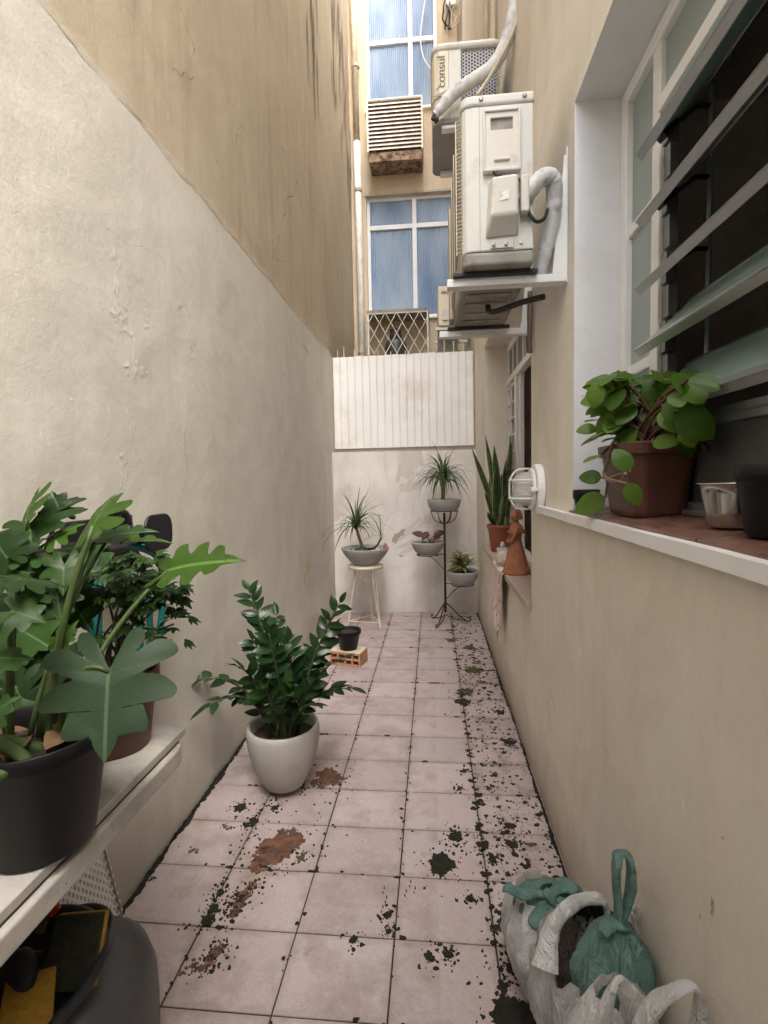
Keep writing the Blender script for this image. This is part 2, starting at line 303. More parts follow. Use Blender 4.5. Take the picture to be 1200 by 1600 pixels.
# ---------------------------------------------------------------- mesh helpers
def T3(p): return Matrix.Translation(Vector(p))
class MB:
    def __init__(s): s.v = []; s.f = []; s.uv = None
    def add(s, vs, fs, mat=None):
        b = len(s.v)
        s.v += [tuple(mat @ Vector(v)) if mat else tuple(v) for v in vs]
        s.f += [tuple(i + b for i in f) for f in fs]; return s
    def box(s, a, b, mat=None):
        x0, y0, z0 = a; x1, y1, z1 = b
        x0, x1 = min(x0, x1), max(x0, x1); y0, y1 = min(y0, y1), max(y0, y1); z0, z1 = min(z0, z1), max(z0, z1)
        return s.add([(x0,y0,z0),(x1,y0,z0),(x1,y1,z0),(x0,y1,z0),(x0,y0,z1),(x1,y0,z1),(x1,y1,z1),(x0,y1,z1)],
                     [(3,2,1,0),(4,5,6,7),(0,1,5,4),(1,2,6,5),(2,3,7,6),(3,0,4,7)], mat)
    def tube(s, pts, r, n=8, cap=True):
        pts = [Vector(p) for p in pts]; m = len(pts)
        rs = r if isinstance(r, (list, tuple)) else [r] * m
        vs = []; fs = []; prev = None
        for i, p in enumerate(pts):
            t = (pts[min(i + 1, m - 1)] - pts[max(i - 1, 0)]).normalized()
            if prev is None: a = t.orthogonal().normalized()
            else:
                a = prev - t * prev.dot(t)
                a = a.normalized() if a.length > 1e-6 else t.orthogonal().normalized()
            prev = a; b = t.cross(a)
            for j in range(n):
                w = 2 * math.pi * j / n; vs.append(p + (a * math.cos(w) + b * math.sin(w)) * rs[i])
        for i in range(m - 1):
            for j in range(n):
                fs.append((i*n+j, i*n+(j+1) % n, (i+1)*n+(j+1) % n, (i+1)*n+j))
        if cap: fs.append(tuple(range(n - 1, -1, -1))); fs.append(tuple((m-1)*n + j for j in range(n)))
        return s.add(vs, fs)
    def lathe(s, prof, n=32, c=(0, 0, 0), sx=1, sy=1, cap=True, fn=None):
        vs = []; fs = []; m = len(prof)
        for i, (r, z) in enumerate(prof):
            for j in range(n):
                w = 2 * math.pi * j / n
                p = Vector((r * math.cos(w) * sx, r * math.sin(w) * sy, z))
                if fn: p = fn(p, w, i / (m - 1))
                vs.append(p + Vector(c))
        for i in range(m - 1):
            for j in range(n): fs.append((i*n+j, i*n+(j+1) % n, (i+1)*n+(j+1) % n, (i+1)*n+j))
        if cap: fs.append(tuple(range(n - 1, -1, -1))); fs.append(tuple((m-1)*n + j for j in range(n)))
        return s.add(vs, fs)
    def grid(s, fn, nu, nv, closed_u=False):
        vs = [fn(i / nu, j / nv) for j in range(nv + 1) for i in range(nu + 1)]
        fs = [(j*(nu+1)+i, j*(nu+1)+i+1, (j+1)*(nu+1)+i+1, (j+1)*(nu+1)+i) for j in range(nv) for i in range(nu)]
        return s.add(vs, fs)
    def prism(s, poly, axis, a, b):
        # poly: 2-D points; axis 'x','y','z' along which it is extruded from a to b
        def P(u, v, w): return {'x': (w, u, v), 'y': (u, w, v), 'z': (u, v, w)}[axis]
        n = len(poly)
        vs = [P(u, v, a) for u, v in poly] + [P(u, v, b) for u, v in poly]
        fs = [tuple(range(n - 1, -1, -1)), tuple(range(n, 2 * n))] + [(i, (i+1) % n, n+(i+1) % n, n+i) for i in range(n)]
        return s.add(vs, fs)
    def mesh(s, name, mat, smooth=False, fixn=True):
        me = bpy.data.meshes.new(name); me.from_pydata([tuple(v) for v in s.v], [], s.f)
        if fixn:
            bm = bmesh.new(); bm.from_mesh(me); bmesh.ops.recalc_face_normals(bm, faces=bm.faces); bm.to_mesh(me); bm.free()
        me.materials.append(M[mat] if isinstance(mat, str) else mat)
        if smooth: me.polygons.foreach_set('use_smooth', [True] * len(me.polygons))
        me.update(); return me
    def build(s, name, mat, parent=None, smooth=False, bev=0.0, seg=2, solid=0.0, sub=0, auto=None, fixn=True):
        o = bpy.data.objects.new(name, s.mesh(name, mat, smooth, fixn)); link(o, parent)
        if sub: mo = o.modifiers.new('s', 'SUBSURF'); mo.levels = mo.render_levels = sub
        if solid: mo = o.modifiers.new('t', 'SOLIDIFY'); mo.thickness = solid; mo.offset = 0
        if bev: mo = o.modifiers.new('b', 'BEVEL'); mo.width = bev; mo.segments = seg; mo.limit_method = 'ANGLE'; mo.angle_limit = R(35)
        return o
def link(o, parent):
    col.objects.link(o)
    if parent is not None:
        o.parent = parent
        if parent.type == 'EMPTY': o.matrix_parent_inverse = Matrix.Translation(-Vector(parent.location))
def tag(o, label=None, cat=None, group=None, kind=None):
    if label: o['label'] = label
    if cat: o['category'] = cat
    if group: o['group'] = group
    if kind: o['kind'] = kind
    return o
def thing(name, label, cat, loc=(0, 0, 0), group=None):
    o = bpy.data.objects.new(name, None); o.empty_display_size = .05; col.objects.link(o); o.location = loc
    return tag(o, label, cat, group)
def part(name, me, mat4, parent):
    o = bpy.data.objects.new(name, me); link(o, parent); o.matrix_basis = mat4; return o
def frame(origin, d, nrm, s=1.0, sw=None):
    d = Vector(d).normalized(); nrm = Vector(nrm); nrm = nrm - d * nrm.dot(d)
    nrm = nrm.normalized() if nrm.length > 1e-5 else d.orthogonal().normalized()
    x = d.cross(nrm); sw = s if sw is None else sw
    m = Matrix((x * sw, d * s, nrm * s)).transposed().to_4x4(); m.translation = Vector(origin); return m
def bez(a, b, c, n=8):
    a, b, c = Vector(a), Vector(b), Vector(c)
    return [a * (1-t)**2 + b * 2*t*(1-t) + c * t*t for t in [i / n for i in range(n + 1)]]
def spline(pts, n=6):
    pts = [Vector(p) for p in pts]; out = []
    for i in range(len(pts) - 1):
        p0 = pts[max(i-1, 0)]; p1 = pts[i]; p2 = pts[i+1]; p3 = pts[min(i+2, len(pts)-1)]
        for j in range(n):
            t = j / n
            out.append(.5 * ((2*p1) + (p2-p0)*t + (2*p0-5*p1+4*p2-p3)*t*t + (3*p1-p0-3*p2+p3)*t**3))
    return out + [pts[-1]]
def leaf_mesh(name, mat, wf, L=1.0, fold=.25, droop=.2, n=8, wave=0.0, cup=0.0):
    # pointing +Y, upper side +Z
    b = MB(); cols = (-1, -.5, 0, .5, 1)
    for i in range(n + 1):
        t = i / n; w = wf(t)
        for c in cols:
            z = abs(c) * w * fold - droop * t * t * L + wave * math.sin(t * 9 + c * 2) * abs(c) - cup * c * c * w
            b.v.append((c * w, t * L, z))
    for i in range(n):
        for c in range(4): b.f.append((i*5+c, i*5+c+1, (i+1)*5+c+1, (i+1)*5+c))
    me = b.mesh(name, mat, True, fixn=False); ul = me.uv_layers.new(name='UVMap'); wm = max(abs(v[0]) for v in b.v)
    for lp in me.loops: v = b.v[lp.vertex_index]; ul.data[lp.index].uv = (.5 + v[0] / (2 * wm + 1e-6) * .5, v[1] / L * .6)
    return me
def oval(w, p=1.0): return lambda t: w * math.sin(math.pi * min(1, max(0, t)) ** p) ** .8 + .002
def lobed_mesh(name, mat, ctrl, droop=.35, fold=.12, rows=4, wave=.02):
    # ctrl: right-hand outline (x, y) from base to tip, leaf stem joint at (0,0), tip at (0,1)
    pts = spline([Vector((x, y, 0)) for x, y in ctrl], 5)
    b = MB(); n = len(pts)
    for side in (1, -1):
        base = len(b.v)
        for i, p in enumerate(pts):
            foot = Vector((0, max(0.0, min(1.0, p.y * .72 + .02 + .26 * (i / (n - 1)))), 0)) if p.y > 0 else Vector((0, .02, 0))
            for r in range(rows + 1):
                q = foot.lerp(p, r / rows); ax = abs(q.x)
                z = fold * ax - droop * (q.y * abs(q.y) * .6 + ax * ax * .9) + wave * math.sin(q.y * 9 + ax * 4) * (r / rows)
                b.v.append((q.x * side, q.y, z))
        for i in range(n - 1):
            for r in range(rows):
                a = base + i*(rows+1)+r
                f = (a, a+1, a+rows+2, a+rows+1)
                b.f.append(f if side == 1 else f[::-1])
    me = b.mesh(name, mat, True, fixn=False); ul = me.uv_layers.new(name='UVMap')
    for lp in me.loops: v = b.v[lp.vertex_index]; ul.data[lp.index].uv = (.5 + v[0] * .5, v[1])
    return me
def blob2d(r, n=14, irr=.35, seed=0.0, ax=1.0, rot=0.0):
    out = []
    for i in range(n):
        w = 2 * math.pi * i / n
        rr = r * (1 + irr * 1.6 * noise.noise(Vector((math.cos(w) * 1.3 + seed, math.sin(w) * 1.3, seed * .7))) + irr * .7 * noise.noise(Vector((math.cos(w) * 3 + seed, math.sin(w) * 3, seed * 1.7))))
        x = rr * math.cos(w) * ax; y = rr * math.sin(w)
        out.append((x * math.cos(rot) - y * math.sin(rot), x * math.sin(rot) + y * math.cos(rot)))
    return out

# ================================================================ THE SETTING
XL, XR, XT = -1.045, .455, -1.056          # left wall face, right wall face, upper left wall face
GX = [-1.054, -.748, -.442, -.135, .170, .476]
GY0, GDY = 1.476, .248
ground = MB().box((-30, -25, -.30), (30, 40, -.06)).build('ground', 'grout'); tag(ground, kind='structure')
floor = MB().box((-1.2, -2.2, -.055), (.60, 7.3, -.004)).build('floor', 'grout'); tag(floor, kind='structure')
tile_cache = {}
for j in range(-13, 17):
    y0 = GY0 + GDY * j; y1 = y0 + GDY
    if y0 > 5.5: continue
    y1 = min(y1, 5.5)
    for i in range(5):
        x0, x1 = max(GX[i], XL - .004), min(GX[i + 1], XR + .004)
        w, l = x1 - x0 - .005, y1 - y0 - .005
        key = (round(w, 3), round(l, 3))
        if key not in tile_cache:
            tile_cache[key] = MB().add([(-w/2, -l/2, -.008), (w/2, -l/2, -.008), (w/2, l/2, -.008), (-w/2, l/2, -.008),
                (-w/2, -l/2, -.0012), (w/2, -l/2, -.0012), (w/2, l/2, -.0012), (-w/2, l/2, -.0012),
                (-w/2+.002, -l/2+.002, 0), (w/2-.002, -l/2+.002, 0), (w/2-.002, l/2-.002, 0), (-w/2+.002, l/2-.002, 0)],
                [(0,1,5,4),(1,2,6,5),(2,3,7,6),(3,0,4,7),(4,5,9,8),(5,6,10,9),(6,7,11,10),(7,4,8,11),(8,9,10,11)]).mesh('tile', 'floor_tile')
        o = part('tile', tile_cache[key], T3(((x0+x1)/2 + random.uniform(-.0006, .0006), (y0+y1)/2, random.uniform(-.0008, .0008))), floor)
        o.rotation_euler = (random.uniform(-.002, .002), random.uniform(-.002, .002), random.uniform(-.002, .002))
# flakes of black growth and worn-through spots lying on the tiles
rf = random.Random(5)
dark, olive, clay = MB(), MB(), MB()
zc = [0]
def flake(mb, x, y, r, irr=.45, ax=1.0, rot=0.0, n=None, h=.0012):
    if not (XL + .001 < x - r * .5 and x + r * .5 < XR - .001): return
    zc[0] += 1; z = h + .0009 + (zc[0] % 97) * .000012
    p = blob2d(r, n or (9 if r < .008 else 18), irr, rf.uniform(0, 100), ax, rot)
    m = len(p); mb.add([(min(max(x + a, XL), XR), y + b, z) for a, b in p] + [(min(max(x + a * 1.03, XL), XR), y + b * 1.03, -.002) for a, b in p],
                       [tuple(range(m))] + [(i, i + m, (i+1) % m + m, (i+1) % m) for i in range(m)])
def scatter(mb, cx, cy, sx, sy, n, r0, r1, irr=.45):
    for _ in range(n):
        r = r0 + (r1 - r0) * rf.random() ** 2.6
        flake(mb, rf.gauss(cx, sx), rf.gauss(cy, sy), r, irr, rf.uniform(.7, 1.6), rf.uniform(0, 3.14))
def cluster(mb, px, py, r, n=9, spread=.8, edge=None):
    c = onZ(px, py, 0); r *= (.85 if r > .055 else .6)
    for i in range(n * 3):
        a = rf.uniform(0, 6.28); q = r * spread * rf.random() ** .6
        flake(mb, c.x + q * math.cos(a), c.y + q * math.sin(a), r * rf.uniform(.10, .42) * (1.15 - q / r * .6), .7, rf.uniform(.6, 1.7), rf.uniform(0, 3))
    scatter(edge or mb, c.x, c.y, r * 1.3, r * 1.3, n * 4, .0015, .006)
# right-hand column of tiles: heavily flaked
for _ in range(2300):
    y = rf.uniform(.9, 4.2) if rf.random() < .85 else rf.uniform(4.2, 5.3)
    x = rf.uniform(.175, .45)
    dens = .5 + .5 * noise.noise(Vector((x * 5, y * 3.1, 4)))
    if rf.random() > dens * 1.3 - .15: continue
    flake(dark if rf.random() < .85 else olive, x, y, .0016 + .0085 * rf.random() ** 3.2, .6, rf.uniform(.7, 1.8), rf.uniform(0, 3.14))
for _ in range(420):      # rims along the grout of that column
    y = rf.uniform(.8, 5.2); x = .172 + rf.gauss(0, .013)
    if noise.noise(Vector((7, y * 2.2, 1))) + rf.uniform(-.5, .35) > 0: flake(dark, x, y, .003 + .012 * rf.random() ** 2, .5, rf.uniform(.6, 1.2), rf.uniform(0, 3))
for gx in GX[1:4]:        # lighter growth along the other joints
    for _ in range(230):
        y = rf.uniform(.7, 5.2)
        if noise.noise(Vector((gx * 9, y * 2.6, 3))) > rf.uniform(-.25, .55): flake(dark, gx + rf.gauss(0, .007), y, .002 + .007 * rf.random() ** 2, .5, .7, rf.uniform(0, 3))
for j in range(-3, 16):   # across the cross joints
    y = GY0 + GDY * j
    for _ in range(34):
        x = rf.uniform(XL, XR)
        if noise.noise(Vector((x * 3.3, y * 5, 8))) > rf.uniform(-.15, .6): flake(dark, x, y + rf.gauss(0, .004), .002 + .006 * rf.random() ** 2, .5, 2.2, 0)
for px, py, r, n in [(690, 1350, .062, 16), (712, 1307, .050, 12), (800, 1318, .045, 12), (795, 1290, .04, 10), (735, 1405, .022, 6), (700, 1490, .03, 8), (672, 1495, .03, 7), (770, 1345, .03, 8),
                     (755, 1320, .045, 10), (375, 1262, .05, 9), (392, 1285, .05, 9), (430, 1262, .03, 6), (300, 1250, .03, 5), (335, 1420, .035, 8), (325, 1440, .04, 9), (345, 1395, .025, 6), (605, 1430, .025, 6), (608, 1455, .02, 5),
                     (553, 1468, .022, 5), (240, 1372, .012, 3), (725, 1205, .03, 5), (718, 1232, .03, 5), (800, 1590, .07, 14), (806, 1510, .05, 12), (785, 1450, .03, 10), (818, 1590, .06, 14), (723, 1098, .06, 10), (722, 1085, .05, 9), (795, 1160, .05, 8), (780, 1113, .05, 7)]:
    cluster(dark, px, py, r, n)
for px, py, r, n in [(700, 985, .05, 6), (706, 1000, .06, 6), (735, 1012, .07, 7), (728, 1080, .06, 8), (740, 1047, .09, 7), (470, 1340, .03, 4)]:
    cluster(olive, px, py, r, n)
for px, py, r, n in [(428, 1330, .085, 12), (450, 1312, .075, 10), (410, 1345, .07, 8), (440, 1322, .075, 10), (512, 1210, .07, 10), (505, 1222, .06, 8), (520, 1218, .06, 8), (382, 1397, 0.037, 8), (374, 1412, 0.037, 7), (366, 1428, 0.034, 7), (392, 1385, 0.031, 6),
                     (336, 1490, 0.034, 7), (344, 1480, 0.031, 6), (330, 1503, 0.027, 6), (316, 1513, 0.024, 6), (302, 1510, 0.020, 5), (745, 1034, .05, 4), (754, 1066, .05, 4), (300, 1330, .012, 3), (352, 1292, .014, 3)]:
    cluster(clay, px, py, r, n, .9, dark if n > 5 else clay)
for px, py in [(633, 1400), (640, 1385), (647, 1395), (598, 1395), (602, 1410), (596, 1425)]:
    c = onZ(px, py, 0); flake(dark, c.x, c.y, .004, .3, .5, .2); flake(dark, c.x + .003, c.y + .02, .006, .3, .35, .1)
for side, x0, wmax in ((1, XL, .026), (-1, XR, .018)):     # growth in the wall joints
    prev = None; y = .5
    while y < 5.32:
        n_ = noise.noise(Vector((side * 3, y * 1.6, 2))) + .6 * noise.noise(Vector((side * 3, y * 9, 5))) + .5 * noise.noise(Vector((side, y * 45, 7)))
        w = .005 + wmax * max(0, .30 + n_ * .8); h = .004 + .016 * max(0, .3 + noise.noise(Vector((side, y * 6, 9))) + .5 * noise.noise(Vector((side, y * 40, 3))))
        cur = [(x0 + side * .0075, y, h + .004), (x0 + side * .006 + side * w * .4, y, .0055), (x0 + side * w + side * .004, y, .0022), (x0 + side * w + side * .005, y, -.003)]
        if prev:
            b = olive if (noise.noise(Vector((y * 1.7, side, 0))) > .2 and y > 2) else dark
            b.add(prev + cur, [(q, q + 1, q + 5, q + 4) for q in range(3)])
        prev = cur; y += .009
tag(dark.build('dark_moss_flakes', 'moss_dark', floor), kind='stuff')
tag(olive.build('olive_moss_flakes', 'moss_olive', floor), kind='stuff')
tag(clay.build('worn_clay_patches', 'worn_clay', floor), kind='stuff')

# ---------------------------------------------------------------- left boundary wall
lw = thing('boundary_wall', 'tall boundary wall, grey render below and stained tan plaster above', 'wall', (XL, 2.5, 0))
LIPZ = 2.725
def lwf(u, v):
    y = -.25 + u * (5.50 + .25); z = v * LIPZ
    return (XL + .004 * noise.noise(Vector((y * 1.1, z * 1.1, 1))) + .0016 * noise.noise(Vector((y * 7, z * 7, 1))), y, z)
b = MB().grid(lwf, 150, 70); b.build('lower_render', 'wall_grey', lw, smooth=True)
b = MB()
for i in range(240):       # sloping cream lip on top of the lower render
    y0 = -.25 + i * (5.75 / 240); y1 = y0 + 5.75 / 240
    def lip(y): return (XL + .004 * noise.noise(Vector((y * 1.1, LIPZ * 1.1, 1))) + .0025, LIPZ - .014 + .010 * noise.noise(Vector((y * 4, 3, 3))) + .012 * noise.noise(Vector((y * 17, 3, 3))), LIPZ + .006 + .006 * noise.noise(Vector((y * 5, 1, 9))))
    a0, a1 = lip(y0), lip(y1)
    b.add([(a0[0] - .002, y0, a0[1]), (a1[0] - .002, y1, a1[1]), (a1[0] + .001, y1, a1[2]), (a0[0] + .001, y0, a0[2]), (XT - .02, y1, a1[2] + .004), (XT - .02, y0, a0[2] + .004)], [(0, 1, 2, 3), (3, 2, 4, 5)])
b.build('ledge', 'lip_cream', lw)
def uwf(u, v):
    y = -.25 + u * (7.4 + .25); z = LIPZ - .1 + v * (9.6 - LIPZ + .1)
    return (XT + .005 * noise.noise(Vector((y * .9, z * .6, 5))) + .002 * noise.noise(Vector((y * 6, z * 3, 1))), y, z)
MB().grid(uwf, 120, 80).build('upper_wall', 'wall_tan', lw, smooth=True)
MB().box((XT - .25, -.25, -.05), (XT - .02, 7.4, 9.6)).build('wall_core', 'wall_tan', lw)
def lx(y, z): return XL + .004 * noise.noise(Vector((y * 1.1, z * 1.1, 1))) + .0016 * noise.noise(Vector((y * 7, z * 7, 1)))
def patch_on_left(mb, px, py, r, ax=.5, X=XL, irr=.6):
    p = onX(px, py, X); q = blob2d(r, 16, irr, px * .37 + py, ax)
    zc[0] += 1; e = .0010 + (zc[0] % 40) * .00001
    mb.add([(lx(p.y + a, p.z + c) + e, p.y + a, p.z + c) for a, c in q] + [(lx(p.y, p.z) + e, p.y, p.z)] + [(X - .006, p.y + a * 1.01, p.z + c * 1.01) for a, c in q],
           [(i, (i+1) % 16, 16) for i in range(16)])
ch = MB()
for px, py, r, ax in [(181, 392, .045, .22), (183, 440, .045, .25), (181, 478, .04, .45), (195, 500, .03, .35), (203, 515, .03, .2), (207, 555, .055, .22), (210, 580, .03, .3), (225, 578, .022, .7), (200, 575, .02, .6), (228, 500, .02, .8),
                      (296, 470, .05, .16), (298, 500, .06, .18), (299, 525, .04, .15), (343, 482, .04, .3), (347, 500, .04, .2), (280, 475, .02, .5), (298, 557, .018, .7), (230, 540, .012, .6), (282, 697, .016, .5), (343, 665, .012, .6), (329, 685, .012, .4),
                      (202, 650, .03, .1), (203, 675, .04, .1), (192, 715, .02, .5), (189, 745, .02, .3), (306, 700, .008, .6), (110, 622, .006, 1), (187, 510, .016, .5), (455, 690, .02, .4), (480, 690, .025, .3)]:
    for _ in range(7): patch_on_left(ch, px + rf.gauss(0, 3), py + rf.gauss(0, r * 260), r * rf.uniform(.12, .45), ax * rf.uniform(.8, 2.2), irr=.8)
tag(ch.build('paint_chip', 'chip_white', lw), kind='stuff')
ch = MB()
for px, py, r, ax in [(481, 890, .06, .45), (476, 905, .05, .25), (487, 885, .03, .5)]: patch_on_left(ch, px, py, r, ax)
tag(ch.build('ochre_peel', 'chip_ochre', lw), kind='stuff')
def crack(pts, X, w, parent, mat='crack_dark'):
    P = []
    for i in range(len(pts) - 1):
        for j in range(10):
            t = j / 10; x = pts[i][0] * (1 - t) + pts[i+1][0] * t; y = pts[i][1] * (1 - t) + pts[i+1][1] * t
            q = onX(x, y, X); q += Vector((0, .02 * noise.noise(Vector((x * .13, y * .13, 2))), .02 * noise.noise(Vector((x * .13, y * .13, 9))))); P.append(q)
    b = MB(); vs = []
    for i, q in enumerate(P):
        t = (P[min(i+1, len(P)-1)] - P[max(i-1, 0)]).normalized(); s = Vector((0, -t.z, t.y)) * w * (.3 + abs(noise.noise(Vector((i * .7, 1, 1)))) * 1.6)
        vs += [q + s + Vector((.004, 0, 0)), q - s + Vector((.004, 0, 0))]
    b.add(vs, [(2*i, 2*i+1, 2*i+3, 2*i+2) for i in range(len(P) - 1)]); b.build('crack', mat, parent)
crack([(466, 275), (459, 300), (447, 315), (444, 335), (438, 350), (434, 380), (424, 405)], XT, .0030, lw)
crack([(268, 110), (290, 118), (305, 125)], XT, .002, lw); crack([(425, 400), (445, 412)], XT, .0018, lw)
crack([(120, 130), (145, 190), (166, 235), (150, 245)], XL, .0010, lw, 'chip_grey'); crack([(166, 235), (185, 240), (220, 275), (255, 330)], XL, .0010, lw, 'chip_grey')
crack([(5, 315), (40, 345), (92, 384), (120, 330)], XL, .0010, lw, 'chip_grey'); crack([(90, 440), (127, 445), (160, 460), (195, 480)], XL, .0008, lw, 'chip_grey')
crack([(470, 535), (482, 550), (476, 545)], XL, .003, lw); crack([(65, 375), (60, 415)], XL, .0008, lw, 'chip_grey'); crack([(245, 300), (247, 350), (240, 390)], XL, .0007, lw, 'chip_grey')
# black run-off stains high up near the far end of the tan wall
st = MB(); rs = random.Random(3)
for px, py, L, n in [(488, 50, 1.0, 10), (520, 40, 1.6, 14), (533, 120, 1.8, 16), (540, 190, 1.6, 16), (546, 260, 1.2, 12), (552, 120, 1.8, 14), (548, 30, 1.5, 12), (524, 0, 1.0, 8)]:
    c = onX(px, py, XT)
    for _ in range(n):
        y = c.y + rs.gauss(0, .12); z = c.z + rs.uniform(-.5, .5) * L; w = rs.uniform(.006, .022); l = rs.uniform(.08, .4)
        zc[0] += 1; X = XT + .0075 + (zc[0] % 50) * .00002
        q = [(y + w * math.sin(a) * (.7 + .6 * rs.random()), z + l * math.cos(a)) for a in [i * math.pi / 5 for i in range(10)]]
        st.add([(X, u, v) for u, v in q], [tuple(range(10))])
tag(st.build('runoff_stain', 'stain_brown', lw), kind='stuff')

# ---------------------------------------------------------------- right house wall with two window openings
W1 = (-.30, 1.715, 1.275, 2.56); W2 = (2.43, 4.52, .80, 2.515)
D1, D2 = .150, .190
rw = thing('house_wall', 'cream plastered house wall with two window openings on the right', 'wall', (XR, 2.5, 0))
ys = [-.45, W1[0], W1[1], W2[0], W2[1], 7.4]; zs = sorted([0, W1[2], W2[2], W1[3], W2[3], 9.6])
b = MB()
def inside(y, z):
    return any(w[0] < y < w[1] and w[2] < z < w[3] for w in (W1, W2))
for i in range(len(ys) - 1):
    for j in range(len(zs) - 1):
        if inside((ys[i]+ys[i+1])/2, (zs[j]+zs[j+1])/2): continue
        b.add([(XR, ys[i], zs[j]), (XR, ys[i+1], zs[j]), (XR, ys[i+1], zs[j+1]), (XR, ys[i], zs[j+1])], [(3, 2, 1, 0)])
        b.add([(XR + .28, ys[i], zs[j]), (XR + .28, ys[i+1], zs[j]), (XR + .28, ys[i+1], zs[j+1]), (XR + .28, ys[i], zs[j+1])], [(0, 1, 2, 3)])
b.add([(XR, -.45, 0), (XR + .28, -.45, 0), (XR + .28, -.45, 9.6), (XR, -.45, 9.6)], [(0, 1, 2, 3)])
b.add([(XR, -.45, 9.6), (XR + .28, -.45, 9.6), (XR + .28, 7.4, 9.6), (XR, 7.4, 9.6)], [(0, 1, 2, 3)])
b.build('wall_face', 'wall_cream', rw, fixn=False)
for w, mt in ((W1, 'reveal_paint'), (W2, 'wall_cream')):
    y0, y1, z0, z1 = w; x0, x1 = XR, XR + .28
    b = MB()
    b.add([(x0, y1, z0), (x1, y1, z0), (x1, y1, z1), (x0, y1, z1)], [(0, 1, 2, 3)])
    b.add([(x0, y0, z0), (x0, y0, z1), (x1, y0, z1), (x1, y0, z0)], [(0, 1, 2, 3)])
    b.add([(x0, y0, z1), (x0, y1, z1), (x1, y1, z1), (x1, y0, z1)], [(0, 1, 2, 3)])
    b.add([(x0, y0, z0), (x1, y0, z0), (x1, y1, z0), (x0, y1, z0)], [(0, 1, 2, 3)])
    b.build('reveal', mt, rw, fixn=False)
ew = MB().box((-2.6, -1.35, 0), (2.6, -1.15, 3.0)).box((-2.6, -1.15, 2.84), (.454, -.46, 3.0)).build('added_shade_wall', 'wall_cream'); tag(ew, kind='structure')   # unseen wall and overhead slab behind the camera, added to shade the foreground
# rooms behind the windows (dark)
def room(name, x0, x1, y0, y1, z0, z1, open_face, mat):
    b = MB(); v = [(x0,y0,z0),(x1,y0,z0),(x1,y1,z0),(x0,y1,z0),(x0,y0,z1),(x1,y0,z1),(x1,y1,z1),(x0,y1,z1)]
    F = {'z0': (0,1,2,3), 'z1': (7,6,5,4), 'y0': (4,5,1,0), 'x1': (5,6,2,1), 'y1': (6,7,3,2), 'x0': (7,4,0,3)}
    b.add(v, [f for k_, f in F.items() if k_ != open_face]); o = b.build(name, mat, fixn=False); tag(o, kind='structure'); return o
rk = room('kitchen_interior', XR + .281, 2.6, -.44, 2.05, 0.0, 2.75, 'x0', 'room_dark')
for yy in (.15, .55, .95, 1.35, 1.75): MB().box((2.585, yy, .1), (2.594, yy + .385, 1.2)).build('wall_tile', 'room_dark', rk, bev=.003); MB().box((2.585, yy, 1.21), (2.594, yy + .385, 2.3)).build('wall_tile', 'room_dark', rk, bev=.003)
room('bedroom_interior', XR + .281, 2.4, 2.2, 4.9, 0.0, 2.7, 'x0', 'room_dark')

# ---------------------------------------------------------------- near window with tilted glass louvres
X1 = XR + D1                                  # glazing plane
wi = thing('louvre_window', 'white framed window with five tilted open glass louvres on the right', 'window', (X1, .7, W1[2]))
f = MB()
f.box((X1 - .012, 1.668, 1.31), (X1 + .03, 1.7135, 2.558)).box((X1 - .006, 1.45, 1.31), (X1 + .03, 1.498, 2.52)).box((X1 - .012, -.29, 2.515), (X1 + .03, 1.668, 2.558))
f.box((X1 - .004, 1.498, 2.118), (X1 + .026, 1.668, 2.150)).box((X1 - .004, 1.498, 1.70), (X1 + .026, 1.668, 1.732))
f.box((X1 - .012, -.29, 2.335), (X1 + .03, 1.450, 2.372)).box((X1 - .004, 1.498, 1.31), (X1 + .026, 1.668, 1.345))
f.box((X1 - .010, -.298, 1.31), (X1 + .03, -.26, 2.515)); f.build('frame', 'white_paint', wi, bev=.003)
for z0, z1 in ((1.345, 1.70), (1.732, 2.118), (2.150, 2.515)):
    MB().box((X1 + .008, 1.498, z0), (X1 + .013, 1.668, z1)).build('pane', 'frosted_glass', wi)
MB().box((X1 + .008, -.26, 2.372), (X1 + .013, 1.45, 2.515)).build('pane', 'frosted_glass', wi)
MB().box((X1 + .008, -.26, 1.335), (X1 + .014, 1.45, 1.505)).build('pane', 'rough_dark_glass', wi)
r_ = MB().box((X1 - .008, -.26, 1.505), (X1 + .03, 1.45, 1.540)).box((X1 - .014, -.26, 1.520), (X1 - .008, 1.45, 1.5235)).build('lower_rail', 'aluminium', wi, bev=.002)
MB().box((X1 - .006, -.26, 1.308), (X1 + .03, 1.45, 1.335)).box((X1 - .020, -.26, 1.306), (X1 - .006, 1.45, 1.318)).build('bottom_rail', 'aluminium', wi, bev=.002)
jb = MB()
for q in range(9): jb.box((X1 + .000 + .004 * (q % 2), 1.418 - .006 * (q % 2), 1.545 + q * .088), (X1 + .028, 1.449, 1.545 + q * .088 + .080))
jb.build('side_channel', 'alu_dark', wi, bev=.0015)
MB().tube([(X1 + .075, 1.36, 1.52), (X1 + .075, 1.36, 2.33)], .0065, 8).build('control_rod', 'aluminium', wi)
ang = R(42); ca, sa = math.cos(ang), math.sin(ang)
LZ = [2.215, 2.050, 1.880, 1.722, 1.560]
